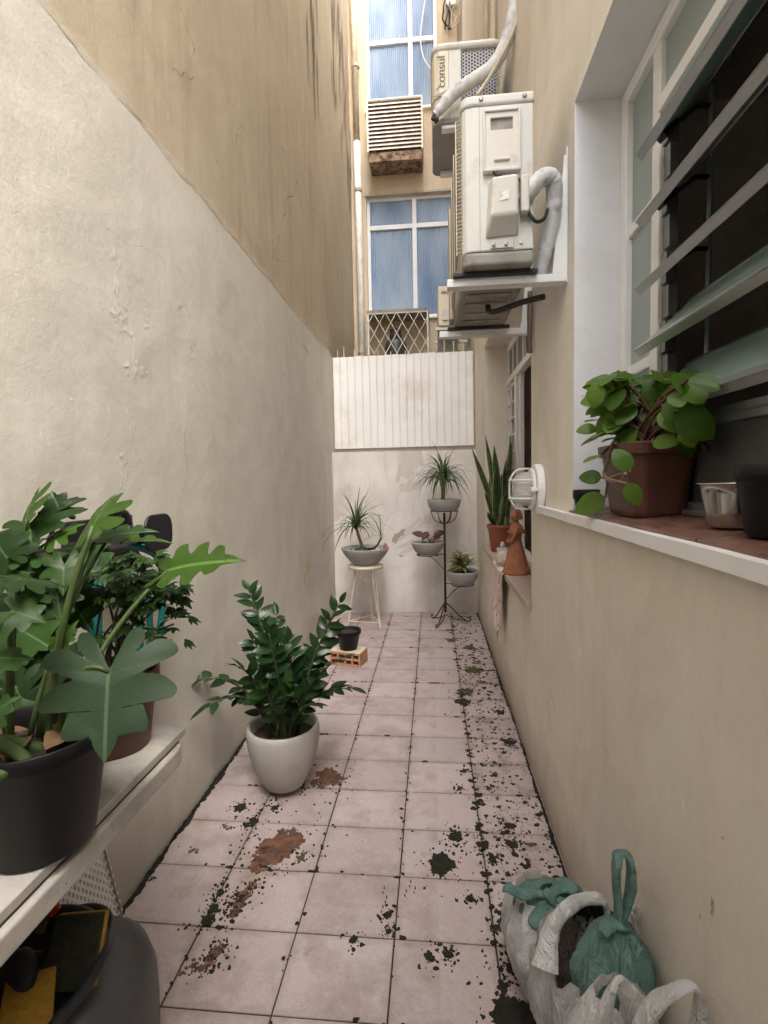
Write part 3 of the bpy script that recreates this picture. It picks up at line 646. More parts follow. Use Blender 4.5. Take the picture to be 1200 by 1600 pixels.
for i, z in enumerate(LZ):
    da = [0, 0, 0, .03, .05][i]; a_ = ang + da; ca, sa = math.cos(a_), math.sin(a_)
    ox = .536; dv = Vector((ca, 0, sa)); nv = Vector((-sa, 0, ca)); o0 = Vector((ox, 0, z))
    b = MB()
    def pt(u, w, y): return tuple(o0 + dv * u + nv * w + Vector((0, y, 0)))
    def bx(u0, u1, w0, w1, y0, y1):
        vs = [pt(u, w, y) for u in (u0, u1) for w in (w0, w1) for y in (y0, y1)]
        b.add(vs, [(0,1,3,2),(4,6,7,5),(0,4,5,1),(2,3,7,6),(0,2,6,4),(1,5,7,3)])
    bx(.004, .172, -.002, .002, -.25, 1.408); lv = b.build('louvre', 'louvre_glass', wi)
    b = MB(); bx(-.002, .008, -.015, .005, -.25, 1.425); bx(-.002, .020, .0055, .0075, -.25, 1.43)
    b.build('edge_strip', 'aluminium', lv, bev=.001)
    b = MB(); bx(.168, .182, -.005, .005, -.25, 1.408); b.build('edge_strip', 'aluminium', lv)
    b = MB(); bx(.055, .100, -.016, -.003, 1.385, 1.420); b.tube([pt(.09, -.012, 1.39), pt(.13, -.02, 1.36), (X1 + .075, 1.36, z + .07)], .006, 6)
    b.build('pivot_clip', 'black_plastic', lv)
# sill: clay tiles sloping out with a white stone lip
sl_ = MB()
for y0, y1 in ((-.3, .28), (.286, .90), (.906, 1.5), (1.506, 1.714)):
    MB().add([(.440, y0, 1.262), (.440, y1, 1.262), (.605, y1, 1.262), (.605, y0, 1.262), (.440, y0, 1.292), (.440, y1, 1.292), (.605, y1, 1.306), (.605, y0, 1.306)],
             [(3,2,1,0),(4,5,6,7),(0,1,5,4),(1,2,6,5),(2,3,7,6),(3,0,4,7)]).build('sill_tile', 'sill_tile', wi, bev=.002)
sp = MB(); 
for i in range(24):
    y0 = -.3 + i * (2.45 / 24); y1 = y0 + 2.45 / 24
    h0 = .0015 * noise.noise(Vector((y0 * 4, 0, 0))); h1 = .0015 * noise.noise(Vector((y1 * 4, 0, 0)))
    vs = []
    for y, h in ((y0, h0), (y1, h1)): vs += [(.424 + h, y, 1.256), (.4395, y, 1.256), (.4395, y, 1.285 + h), (.424 + h, y, 1.283 + h)]
    sp.add(vs, [(0, 4, 5, 1), (1, 5, 6, 2), (2, 6, 7, 3), (3, 7, 4, 0)] + ([(0, 1, 2, 3)] if i == 0 else []) + ([(7, 6, 5, 4)] if i == 23 else []))
sp.build('sill_lip', 'white_paint', wi)
MB().box((.4395, 1.716, 1.258), (.4545, 2.15, 1.281)).build('lip_backing', 'white_paint', wi)

# ---------------------------------------------------------------- far window with bars
X2 = XR + D2
w2 = thing('barred_window', 'white window with small barred panes behind the snake plant', 'window', (X2, 3.5, W2[2]))
MB().box((.425, 2.432, .785), (X2 + .05, 4.518, .822)).build('sill', 'pink_granite', w2, bev=.004)
f = MB(); f.box((X2, 4.462, .823), (X2 + .04, 4.516, 2.512)).box((X2, 2.44, 2.46), (X2 + .04, 4.462, 2.512)).box((X2 - .012, 2.44, 2.175), (X2 + .04, 4.462, 2.225)).box((X2 - .006, 4.02, .823), (X2 + .04, 4.10, 2.175)).box((X2 + .005, 2.44, .823), (X2 + .04, 4.02, .87))
f.box((X2 + .004, 3.90, .87), (X2 + .036, 3.945, 2.175)).box((X2 + .008, 4.27, 2.225), (X2 + .036, 4.295, 2.46)).box((X2 + .008, 4.05, 2.225), (X2 + .036, 4.075, 2.46)).box((X2 + .008, 3.80, 2.225), (X2 + .036, 3.825, 2.46)).build('frame', 'white_paint', w2, bev=.003)
z = .95
while z < 2.15: MB().box((X2 - .010, 4.10, z), (X2 + .004, 4.462, z + .014)).build('bar', 'white_paint', w2); z += .131
MB().box((X2 - .012, 4.275, .823), (X2 + .002, 4.289, 2.175)).build('bar', 'white_paint', w2)
MB().box((X2 + .018, 4.10, .84), (X2 + .022, 4.462, 2.175)).build('pane', 'frosted_glass', w2)
for y0, y1 in ((4.295, 4.462), (4.075, 4.27), (3.825, 4.05)): MB().box((X2 + .018, y0, 2.225), (X2 + .022, y1, 2.46)).build('pane', 'rough_dark_glass', w2)

# ---------------------------------------------------------------- back wall and ribbed metal panel
bw = thing('back_wall', 'low white painted wall closing the end of the passage', 'wall', (-.3, 5.36, 0))
def yb(x): return 5.315 + .085 * (x + 1.045) / 1.5
def bwf(u, v):
    x = XL + u * (XR - XL); z = v * 1.700
    return (x, yb(x) + .004 * noise.noise(Vector((x * 2, z * 2, 7))) + .0015 * noise.noise(Vector((x * 9, z * 9, 7))), z)
MB().grid(bwf, 60, 60).build('wall_face', 'wall_back', bw, smooth=True)
MB().add([(XL, yb(XL), 1.7), (XR, yb(XR), 1.7), (XR, 5.60, 1.7), (XL, 5.60, 1.7), (XL, 5.6, 0), (XR, 5.6, 0)], [(0, 1, 2, 3), (3, 2, 5, 4)]).build('wall_top', 'panel_edge', bw)
def back_patch(mb, pts):
    P = [onY(x, y, yb(-.3) - .004) for x, y in pts]; n = len(P)
    mb.add([(p.x, yb(p.x) - .006, p.z) for p in P] + [(p.x, yb(p.x) + .006, p.z) for p in P], [tuple(range(n))] + [(i, (i+1) % n, n + (i+1) % n, n + i) for i in range(n)])
b = MB(); back_patch(b, [(612, 843), (617, 834), (623, 832), (627, 828), (631, 826), (634, 828), (631, 832), (632, 838), (628, 836), (622, 842), (619, 850), (616, 846), (614, 849)]); b.build('paint_chip', 'chip_grey', bw)
b = MB(); back_patch(b, [(622, 868), (627, 867), (631, 869), (626, 870)]); b.build('paint_chip', 'chip_grey', bw)
pn = thing('metal_panel', 'white ribbed sheet metal panel above the low back wall', 'panel', (-.3, 5.45, 1.72))
x0, x1 = XL + .012, XR - .012; nsl = 19; pw = (x1 - x0) / nsl
def yp(x): return 5.405 + .085 * (x + 1.045) / 1.5
for i in range(nsl):
    a = x0 + i * pw; c = a + pw; zt = 2.700 + .03 * i / nsl + random.uniform(-.003, .003); zb = 1.742 + .01 * i / nsl; g = .006
    prof = [(a, .012), (a + .006, .000), (c - .010, .000), (c - .004, .010), (c - .001, .012)]
    vs = [(u, yp(u) + d, zz) for zz in (zb, zt) for u, d in prof] + [(u, yp(u) + .02, zz) for zz in (zb, zt) for u, d in prof]
    fs = [(k_, k_+1, 5+k_+1, 5+k_) for k_ in range(4)] + [(10, 11, 1, 0), (5, 6, 16, 15), (6, 7, 17, 16), (7, 8, 18, 17), (8, 9, 19, 18)]
    MB().add(vs, fs).build('rib_sheet', 'panel_white', pn)
MB().add([(x0, yp(x0) + .022, 1.72), (x1, yp(x1) + .022, 1.72), (x1, yp(x1) + .022, 2.72), (x0, yp(x0) + .022, 2.68)], [(0, 1, 2, 3)]).build('backing', 'panel_edge', pn, solid=.004)
b = MB()
for sgn, x in ((-1, x0 - .006), (1, x1 + .006)): MB().box((x - .004, yp(x) - .004, 1.71), (x + .004, yp(x) + .03, 2.70)).build('side_frame', 'panel_edge', pn)
b = MB(); b.add([(x0, yp(x0) - .012, 1.702), (x1, yp(x1) - .012, 1.702), (x1, yp(x1) + .02, 1.702), (x0, yp(x0) + .02, 1.702), (x0, yp(x0) - .012, 1.712), (x1, yp(x1) - .012, 1.712), (x1, yp(x1) + .02, 1.712), (x0, yp(x0) + .02, 1.712)],
                [(3,2,1,0),(4,5,6,7),(0,1,5,4),(1,2,6,5),(2,3,7,6),(3,0,4,7)]); b.build('bottom_rail', 'panel_edge', pn)
for px, top in ((527, 548), (537, 541), (553, 546), (590, 547), (610, 548), (633, 546), (645, 549), (664, 545), (677, 546), (694, 524), (709, 530), (724, 532)):
    p = onY(px, top, 5.44); zb = 2.68
    MB().tube([(p.x, 5.44 + .085 * (p.x + 1.045) / 1.5, zb), (p.x, 5.44 + .085 * (p.x + 1.045) / 1.5, p.z)], .0045, 6).build('spike', 'cream_wire', pn)

# ---------------------------------------------------------------- rear apartment block
YF = 7.2
ap = thing('apartment_block', 'cream apartment block with pale blue windows beyond the end wall', 'building', (-.2, YF, 0))
def F(px, py, y=YF): return onY(px, py, y)
lw0, lw1 = F(572, 308), F(712, 492); uw0, uw1 = F(568, -70), F(684, 165)
LWx = (lw0.x, .36, lw1.z, lw0.z); UWx = (uw0.x, uw1.x, uw1.z, 8.2)
xs_ = sorted([XT - .02, LWx[0], LWx[1], UWx[0], UWx[1], XR + .02]); zs_ = [0, LWx[2], LWx[3], UWx[2], 8.2, 9.6]
b = MB()
for i in range(len(xs_) - 1):
    for j in range(len(zs_) - 1):
        xm, zm = (xs_[i] + xs_[i+1]) / 2, (zs_[j] + zs_[j+1]) / 2
        if any(w[0] < xm < w[1] and w[2] < zm < w[3] for w in (LWx, UWx)): continue
        b.box((xs_[i], YF, zs_[j]), (xs_[i+1], YF + .2, zs_[j+1]))
b.build('wall', 'wall_rear', ap)
def win(W, vx, hz, mat, lab):
    x0, x1, z0, z1 = W; y = YF + .05
    fr = MB(); t = .045
    fr.box((x0, y, z0), (x0 + t, y + .06, z1)).box((x1 - t, y, z0), (x1, y + .06, z1)).box((x0 + t, y, z1 - t), (x1 - t, y + .06, z1)).box((x0 + t, y, z0), (x1 - t, y + .06, z0 + t))
    fr.box((vx - .03, y - .004, z0 + t), (vx + .03, y + .058, z1 - t)).box((x0 + t, y - .002, hz - .03), (vx - .03, y + .056, hz + .03)).box((vx + .03, y - .002, hz - .03), (x1 - t, y + .056, hz + .03))
    wo_ = fr.build('window', mat, ap, bev=.004); wo_['label'] = lab
    for a, c in ((x0 + t, vx - .03), (vx + .03, x1 - t)):
        for e, g in ((z0 + t, hz - .03), (hz + .03, z1 - t)):
            MB().box((a, y + .026, e), (c, y + .031, g)).build('pane', 'reeded_glass', wo_)
win(LWx, F(648, 400).x, F(610, 352).z, 'window_white', 'lower reeded glass window with white frame')
win(UWx, F(641, 80).x, F(610, 60).z, 'window_white', 'upper reeded glass window with pale blue frame')
MB().box((LWx[0] - .02, YF - .04, LWx[2] - .035), (LWx[1], YF + .05, LWx[2] - .001)).build('sill', 'white_paint', ap, bev=.004)
MB().box((UWx[0] - .02, YF - .04, UWx[2] - .035), (UWx[1] + .02, YF + .05, UWx[2] - .001)).build('sill', 'white_paint', ap, bev=.004)
MB().box((LWx[0] - .02, YF - .02, LWx[3] + .001), (LWx[1], YF + .05, LWx[3] + .03)).build('lintel', 'panel_edge', ap)
rr = room('flat_interior', XT, XR + .4, YF + .21, YF + 2.6, 2.6, 5.35, 'y0', 'room_light')
rr2 = room('upper_flat_interior', XT, XR + .4, YF + .21, YF + 2.6, 5.45, 8.25, 'y0', 'room_light')
MB().box((-.35, YF + 2.4, 2.62), (.12, YF + 2.55, 4.75)).build('blue_door', 'room_blue', rr)
MB().box((-1.0, YF + .6, 2.62), (.5, YF + .7, 3.95)).build('blue_cabinet', 'room_blue', rr)
MB().box((-1.0, YF + .5, 5.47), (.5, YF + .6, 6.62)).build('blue_cabinet', 'room_blue', rr2)
b = MB().box((F(692, 0).x, YF - .10, 6.4), (F(713, 0).x, YF - .001, 9.6)).build('pier', 'wall_rear', ap)
MB().box((F(728, 0).x, YF - .16, 3.0), (F(748, 0).x, YF - .001, 9.6)).build('pier', 'wall_tan', ap)

dp = thing('drain_pipe', 'slim pale drain pipe running down beside the rear windows', 'pipe', (F(562, 500).x, YF - .07, 2.0))
xp = F(561, 300).x
MB().tube([(xp - .03, YF - .07, 9.6), (xp - .005, YF - .07, 5.9)], .040, 12).build('upper_pipe', 'beige_pipe', dp, smooth=True)
MB().tube([(xp - .005, YF - .07, 5.95), (xp, YF - .07, 4.6), (xp + .01, YF - .07, 1.5)], .047, 12).build('lower_pipe', 'pale_pipe', dp, smooth=True)
for zz in (3.15, 5.3, 6.9): MB().tube([(xp, YF - .07, zz), (xp, YF - .07, zz + .04)], .055, 12).build('clamp', 'panel_edge', dp)

vb = thing('vent_hood', 'rusty white slatted metal vent box under the upper rear window', 'vent', (F(615, 200).x, YF - .3, 5.6))
YV = YF - .33
va, vc = F(572, 158, YV), F(660, 150, YV); vz0 = F(572, 238, YV).z; vz1 = va.z + .02
b = MB()
b.box((va.x, YV, vz0), (va.x + .022, YF - .001, vz1)).box((vc.x - .022, YV, vz0), (vc.x, YF - .001, vz1)).box((va.x + .022, YV, vz1 - .018), (vc.x - .022, YF - .001, vz1)); b.build('casing', 'rust_white', vb)
ns = 13
for i in range(ns):
    zz = vz0 + .02 + (vz1 - vz0 - .05) * i / (ns - 1)
    MB().add([(va.x + .022, YV + .002, zz), (vc.x - .022, YV + .002, zz), (vc.x - .022, YV + .030, zz + .044), (va.x + .022, YV + .030, zz + .044)], [(0, 1, 2, 3)]).build('slat', 'rust_white', vb, solid=.003)
MB().box((va.x + .023, YV + .06, vz0 + .01), (vc.x - .023, YV + .07, vz1 - .02)).build('backing', 'rust_heavy', vb)
MB().box((va.x + .02, YV + .02, vz0 - .12), (vc.x - .015, YF - .001, vz0 - .002)).build('base_tray', 'rust_heavy', vb, bev=.006)

cg = thing('lattice_cage', 'white diamond lattice cage below the rear window with grey cylinder inside', 'cage', (F(620, 520).x, YF - .3, 2.9))
YC = YF - .42
c0, c1 = F(575, 490, YC), F(668, 486, YC); cz0 = 2.92; cz1 = c0.z
MB().box((c0.x - .02, YC - .01, cz1), (c1.x + .02, YF - .045, cz1 + .035)).build('roof', 'ac_under', cg)
b = MB()
for x in (c0.x, c1.x): b.box((x - .008, YC - .008, cz0), (x + .008, YC + .008, cz1))
b.box((c0.x + .008, YC - .006, cz1 - .014), (c1.x - .008, YC + .006, cz1)); b.build('frame', 'grille_cream', cg)
W_ = c1.x - c0.x; H_ = cz1 - cz0; st_ = W_ / 5.2; sl2 = 1.75
q = -6
while q < 9:
    for sgn in (1, -1):
        pts = []
        x_ = c0.x + q * st_
        # line x = x_ + sgn*(z-cz0)/sl2 clipped to the frame
        for t in [i / 60 for i in range(61)]:
            z_ = cz0 + t * H_; xx = x_ + sgn * (z_ - cz0) / sl2
            if c0.x <= xx <= c1.x: pts.append((xx, YC - .003 * sgn - .006, z_))
        if len(pts) > 3: MB().tube([pts[0], pts[-1]], .0050, 5).build('lattice_bar', 'grille_cream', cg)
    q += 1
MB().box((c0.x, YC, cz0 - .03), (c1.x, YF - .001, cz0 - .002)).build('shelf', 'ac_under', cg)
gx = F(618, 530, YF - .22)
gcy = thing('gas_cylinder', 'grey gas cylinder standing inside the lattice cage', 'cylinder', (gx.x, YF - .22, cz0))
MB().lathe([(.09, 0), (.145, .03), (.15, .10), (.15, .26), (.13, .33), (.07, .37), (.05, .375)], 24, (gx.x, YF - .22, cz0)).build('body', 'gas_steel', gcy, smooth=True)
MB().lathe([(.075, .375), (.078, .48), (.074, .485), (.070, .48), (.068, .38)], 24, (gx.x, YF - .22, cz0), cap=False).build('collar', 'gas_steel', gcy, smooth=True)
MB().lathe([(.03, .37), (.03, .45), (.014, .46), (.014, .52)], 12, (gx.x, YF - .22, cz0)).build('valve', 'alu_dark', gcy)

# ================================================================ AIR CONDITIONERS ON THE RIGHT WALL
def rrect(x0, x1, z0, z1, r, n=5):
    pts = []
    for cx, cz, a0 in ((x1 - r, z1 - r, 0), (x0 + r, z1 - r, 90), (x0 + r, z0 + r, 180), (x1 - r, z0 + r, 270)):
        for i in range(n + 1):
            a = R(a0 + 90 * i / n); pts.append((cx + r * math.cos(a), cz + r * math.sin(a)))
    return pts
# --- main unit
ac = thing('air_conditioner', 'large white condenser unit on wall brackets, nearest the camera', 'air conditioner', (.22, 2.08, 2.09))
ax0, ax1, ay0, ay1, az0, az1 = .107, .333, 1.735, 2.43, 2.135, 2.585
b = MB()
prof = [(ax0 + .035, ay0), (ax1, ay0), (ax1, ay1), (ax0, ay1), (ax0, ay0 + .035), (ax0 + .004, ay0 + .018), (ax0 + .014, ay0 + .006)]
b.prism(prof, 'z', az0, az1); b.build('casing', 'ac_body', ac, bev=.004)
pr2 = [(ax0 + .034, ay0 - .005), (ax1 + .004, ay0 - .005), (ax1 + .004, ay1 + .004), (ax0 - .004, ay1 + .004), (ax0 - .004, ay0 + .034), (ax0, ay0 + .014), (ax0 + .012, ay0)]
lid = MB().prism(pr2, 'z', az1 + .001, az1 + .034).build('top_cover', 'ac_body', ac, bev=.009, seg=3)
for x in (ax0 + .062, ax1 - .028): MB().lathe([(.007, 0), (.007, .003), (.004, .005)], 10).build('screw', 'alu_dark', lid).matrix_basis = T3((x, ay0 - .005, az1 + .018)) @ Matrix.Rotation(R(90), 4, 'X')
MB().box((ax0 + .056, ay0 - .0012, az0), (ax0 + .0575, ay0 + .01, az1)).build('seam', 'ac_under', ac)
b = MB()      # front wire guard seen edge-on
for i in range(34):
    z = az0 + .02 + i * (.42 / 33); b.tube([(ax0 - .012, ay0 + .05, z), (ax0 - .012, ay1 - .03, z)], .0022, 4); b.tube([(ax0 - .012, ay0 + .05, z), (ax0 + .002, ay0 + .043, z)], .002, 4)
for y in (ay0 + .05, ay0 + .22, ay0 + .40, ay1 - .03): b.tube([(ax0 - .016, y, az0 + .01), (ax0 - .016, y, az1 - .01)], .0028, 4)
tag(b.build('wire_guard', 'grille_wire', ac), kind='stuff')
MB().box((ax0 - .022, ay1 - .10, az0 - .03), (ax0 - .001, ay1 + .002, az1 - .01)).build('guard_edge', 'grille_wire', ac, bev=.003)
# service panel with a recessed grip
sx0, sx1, sz0, sz1 = .178, .288, 2.385, 2.565; yf = ay0
b = MB(); fr = .012
gx0, gx1, gz0, gz1 = sx0 + .020, sx1 - .020, sz1 - .062, sz1 - .024
for a, c in (((sx0, sz0), (sx1, gz0)), ((sx0, gz1), (sx1, sz1)), ((sx0, gz0), (gx0, gz1)), ((gx1, gz0), (sx1, gz1))):
    b.box((a[0], yf - .010, a[1]), (c[0], yf - .0005, c[1]))
sp_ = b.build('service_panel', 'ac_panel', ac)
MB().box((gx0, yf - .0018, gz0), (gx1, yf - .0006, gz1)).build('grip_recess', 'ac_under', sp_)
b = MB()
b.box((sx0 - .004, yf - .016, sz0), (sx0 + .004, yf - .010, sz1)).box((sx1 - .004, yf - .016, sz0), (sx1 + .004, yf - .010, sz1)).box((sx0 + .004, yf - .016, sz1 - .008), (sx1 - .004, yf - .010, sz1 + .001))
b.box((sx0 - .004, yf - .020, sz0 - .012), (sx1 + .004, yf - .0005, sz0 - .0005)).box((sx0 + .03, yf - .018, sz0 + .022), (sx1 - .03, yf - .010, sz0 + .028)); b.build('panel_rim', 'ac_body', sp_, bev=.003)
MB().tube(spline([(.210, yf - .010, sz0 - .010), (.214, yf - .018, sz0 - .022), (.235, yf - .018, sz0 - .036), (.262, yf - .015, sz0 - .036), (.29, yf - .012, sz0 - .042)]), .0062, 8).build('cable', 'black_rubber', ac, smooth=True)
# valve cover
b = MB(); vs = [(.186, 2.205), (.292, 2.212), (.296, 2.346), (.198, 2.340)]
v0 = [(.178, yf - .001, 2.170), (.287, yf - .001, 2.176), (.287, yf - .001, 2.352), (.190, yf - .001, 2.346)]
v1 = [(.194, yf - .052, 2.222), (.277, yf - .052, 2.226), (.277, yf - .052, 2.344), (.198, yf - .052, 2.338)]
vc_ = MB().add(v0 + v1, [(4,5,6,7),(0,1,5,4),(1,2,6,5),(2,3,7,6),(3,0,4,7),(3,2,1,0)]).build('valve_cover', 'ac_panel', ac, bev=.008, seg=3)
MB().box((.2885, yf - .034, 2.236), (.315, yf - .001, 2.350)).build('valve_cover', 'ac_panel', ac, bev=.006, seg=3)
MB().add([(.221, yf - .0535, 2.262), (.248, yf - .0535, 2.268), (.247, yf - .0535, 2.300), (.243, yf - .0535, 2.292), (.238, yf - .0535, 2.291), (.232, yf - .0535, 2.292), (.228, yf - .0535, 2.299), (.221, yf - .0535, 2.296)], [tuple(range(8))]).build('sticker', 'sticker', vc_, solid=.0008)
MB().box((.196, yf - .006, 2.140), (.268, yf - .0005, 2.166)).box((.288, yf - .005, 2.150), (.300, yf - .0005, 2.160)).build('flange', 'ac_body', ac, bev=.002)
for x in (.206, .245): MB().lathe([(.006, 0), (.006, .004), (.003, .005)], 8).build('screw', 'alu_dark', ac).matrix_basis = T3((x, yf - .006, 2.150)) @ Matrix.Rotation(R(90), 4, 'X')
# base pan and underside
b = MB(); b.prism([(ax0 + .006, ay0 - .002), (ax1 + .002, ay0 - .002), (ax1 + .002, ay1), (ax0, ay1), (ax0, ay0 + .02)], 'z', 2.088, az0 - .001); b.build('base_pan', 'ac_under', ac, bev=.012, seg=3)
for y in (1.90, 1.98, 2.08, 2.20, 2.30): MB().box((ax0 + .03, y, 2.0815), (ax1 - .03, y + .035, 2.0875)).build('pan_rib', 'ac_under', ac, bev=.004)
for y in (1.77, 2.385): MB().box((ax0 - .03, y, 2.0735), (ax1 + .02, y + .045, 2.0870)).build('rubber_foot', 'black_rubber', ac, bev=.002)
MB().tube(spline([(.225, 2.10, 2.09), (.232, 2.08, 2.05), (.28, 2.03, 2.043), (.34, 1.97, 2.045), (.40, 1.90, 2.037)]), .011, 10).build('drain_spout', 'black_rubber', ac, smooth=True)
# brackets
def bracket(name, y, xe, label, up=.40, zt=2.073):
    t = thing(name, label, 'bracket', (XR, y, zt - .05))
    MB().box((xe, y - .002, zt - .026), (XR - .006, y + .042, zt - .0225)).box((xe, y - .002, zt - .0225), (XR - .006, y + .002, zt)).box((xe, y + .038, zt - .0225), (XR - .006, y + .042, zt)).box((xe, y + .002, zt - .004), (XR - .006, y + .038, zt)).build('arm', 'white_metal', t, bev=.001)
    MB().add([(XR - .004, y, zt - .03), (XR - .004, y + .045, zt - .03), (XR - .004, y + .045, zt + up), (XR - .004, y, zt + up)], [(0,1,2,3)]).build('wall_plate', 'white_metal', t, solid=.004)
    MB().prism([(XR - .0062, zt + .002), (XR - .05, zt + .002), (XR - .012, zt + up * .94), (XR - .0062, zt + up * .94)], 'y', y + .002, y + .005).build('gusset', 'white_metal', t)
    for z in (zt + .05, zt + up - .06): MB().lathe([(.008, 0), (.008, .006)], 6).build('bolt', 'alu_dark', t).matrix_basis = T3((XR - .006, y + .022, z)) @ Matrix.Rotation(R(-90), 4, 'Y')
    return t
bracket('wall_bracket', 1.790, .058, 'white steel bracket under the near end of the large condenser')
bracket('wall_bracket', 2.400, .040, 'white steel bracket under the far end of the large condenser')
# wrapped pipes of the main unit
ht = thing('wrapped_pipe', 'white taped pipe bundle looping behind the large condenser', 'pipe', (.38, 1.8, 2.1))
pp = spline([(.300, 1.742, 2.285), (.325, 1.728, 2.315), (.36, 1.722, 2.345), (.392, 1.735, 2.345), (.404, 1.76, 2.30), (.400, 1.79, 2.23), (.385, 1.82, 2.14), (.37, 1.85, 2.085)], 8)
MB().tube(pp, [.026 + .004 * noise.noise(Vector((i * .9, 2, 0))) for i in range(len(pp))], 12).build('wrapping', 'wrap_white', ht, smooth=True)
MB().tube(spline([(.31, 1.73, 2.27), (.318, 1.72, 2.235), (.338, 1.722, 2.212), (.365, 1.735, 2.225), (.38, 1.75, 2.26)]), .006, 8).build('cable', 'black_rubber', ht, smooth=True)
vcab = thing('brown_conduit', 'thin brown conduit running down the wall past the condenser', 'conduit', (XR - .02, 2.44, 1.9))
MB().tube(spline([(XR - .016, 2.37, 2.22), (XR - .016, 2.37, 2.08), (XR - .016, 2.375, 2.0), (XR - .014, 2.38, 1.955)]), .011, 8).build('conduit', 'brown_cable', vcab, smooth=True)

# --- upper cube-shaped unit
u2 = thing('air_conditioner', 'upper cube-shaped condenser with honeycomb grille and vertical lettering', 'air conditioner', (.21, 3.25, 3.39))
bx0, bx1, by0, by1, bz0, bz1 = .026, .410, 3.0, 3.50, 3.40, 3.76
xm = onY(720, 100, 3.0).x; xs2 = onY(701, 100, 3.0).x
MB().prism([(bx0, by0 + .06), (bx0 + .012, by0 + .02), (bx0 + .04, by0), (xs2, by0), (xs2, by1 - .02), (bx0, by1 - .02)], 'z', bz0 + .12, bz1).build('front_corner', 'ac_body_warm', u2, bev=.003)
MB().box((xs2 + .001, by0 + .002, bz0 + .004), (xm, by1 - .02, bz1)).build('side_panel', 'ac_body', u2)
MB().prism([(bx0 + .004, by0 + .06), (bx0 + .016, by0 + .024), (bx0 + .044, by0 + .006), (xs2, by0 + .006), (xs2, by1 - .02), (bx0 + .004, by1 - .02)], 'z', bz0 + .004, bz0 + .119).build('lower_corner', 'ac_body', u2)
MB().box((xm + .001, by0 + .02, bz0 + .004), (bx1 - .03, by1 - .02, bz1)).build('coil', 'coil_blue', u2)
b = MB(); hs = .0105; ri = .0072
def wrapx(u):       # unrolled distance along the grille -> point on face that curves back at the corner
    L = (bx1 - .06) - xm
    if u < L: return (xm + .002 + u, by0 + .004)
    a = min((u - L) / .06, 1.35); return (bx1 - .06 + .06 * math.sin(a), by0 + .004 + .06 * (1 - math.cos(a)))
nu = int(((bx1 - .06 - xm) + .08) / (hs * 1.5)); nv_ = int((bz1 - bz0 - .01) / (hs * 1.732))
for i in range(nu):
    for j in range(nv_):
        cu = .012 + i * hs * 1.5; cz = bz0 + .016 + j * hs * 1.732 + (hs * .866 if i % 2 else 0)
        if cz > bz1 - .008: continue
        vs = []
        for rr_ in (hs * 1.0, ri):
            for q in range(6):
                a = q * math.pi / 3; x, y = wrapx(max(0, cu + rr_ * math.cos(a))); vs.append((x, y, cz + rr_ * math.sin(a)))
        b.add(vs, [(q, (q+1) % 6, 6 + (q+1) % 6, 6 + q) for q in range(6)])
tag(b.build('honeycomb_grille', 'grille_grey', u2), kind='stuff')
MB().prism(rrect(bx0 - .006, bx1 + .006, by0 - .006, by1, .06), 'z', bz1 + .001, bz1 + .045).build('top_cover', 'ac_body', u2, bev=.02, seg=3)
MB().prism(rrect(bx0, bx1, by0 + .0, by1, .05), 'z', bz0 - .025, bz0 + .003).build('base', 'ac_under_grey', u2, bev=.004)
for y in (by0 + .01, by1 - .06): MB().box((bx0 + .05, y, bz0 - .045), (XR - .001, y + .045, bz0 - .026)).build('support_bar', 'white_metal', u2, bev=.002)
MB().prism([(bx0 + .004, bz0 + .12), (xs2 - .002, bz0 + .155), (xs2 - .002, bz0 + .121)], 'y', by0 - .003, by0 - .0005).build('trim', 'ac_under', u2)
tc = bpy.data.curves.new('lettering', 'FONT'); tc.body = 'consul'; tc.size = .066; tc.extrude = .0012; tc.align_x = 'CENTER'
tob = bpy.data.objects.new('lettering_source', tc); col.objects.link(tob)
bpy.context.view_layer.update()
tm = bpy.data.meshes.new_from_object(tob.evaluated_get(bpy.context.evaluated_depsgraph_get())); bpy.data.objects.remove(tob)
tm.materials.clear(); tm.materials.append(M['ink_dark'])
lt = part('lettering', tm, T3((bx0 + .064, by0 - .002, bz0 + .255)) @ Matrix.Rotation(R(90), 4, 'Z') @ Matrix.Rotation(R(90), 4, 'X') , u2)
lt.matrix_basis = T3((bx0 + .072, by0 - .002, bz0 + .250)) @ Matrix.Rotation(R(90), 4, 'X') @ Matrix.Rotation(R(90), 4, 'Z')
MB().prism([(bx0 + .012, bz0 + .150), (bx0 + .05, bz0 + .185), (bx0 + .044, bz0 + .170)], 'y', by0 - .003, by0 - .001).build('emblem', 'ink_dark', u2)
# its taped pipe and pale cable
hp = thing('wrapped_pipe', 'white taped pipe bundle crossing the honeycomb grille diagonally', 'pipe', (.2, 2.95, 3.4))
pp = spline([onY(680, 180, 2.96), onY(690, 168, 2.95), onY(707, 148, 2.94), onY(735, 128, 2.92), onY(765, 108, 2.90), onY(784, 82, 2.88), onY(797, 45, 2.86), onY(806, 0, 2.84), onY(812, -60, 2.84)], 8)
MB().tube(pp, [(.034 if i > 12 else .020 + .001 * i) + .006 * noise.noise(Vector((i * .8, 5, 0))) for i in range(len(pp))], 10).build('wrapping', 'wrap_white', hp, smooth=True)
MB().tube(spline([onY(679, 180, 2.95), onY(676, 186, 2.95), onY(683, 186, 2.94), onY(680, 192, 2.95)]), .010, 6).build('end_ties', 'black_rubber', hp, smooth=True)
hc = thing('pale_cable', 'pale beige cable slanting beside the taped pipe', 'cable', (.3, 2.9, 3.5))
MB().tube(spline([onY(744, 150, 2.86), onY(760, 128, 2.86), onY(783, 88, 2.83), onY(803, 45, 2.80), onY(818, 0, 2.78), onY(832, -50, 2.78)]), .0095, 8).build('cable', 'beige_pipe', hc, smooth=True)
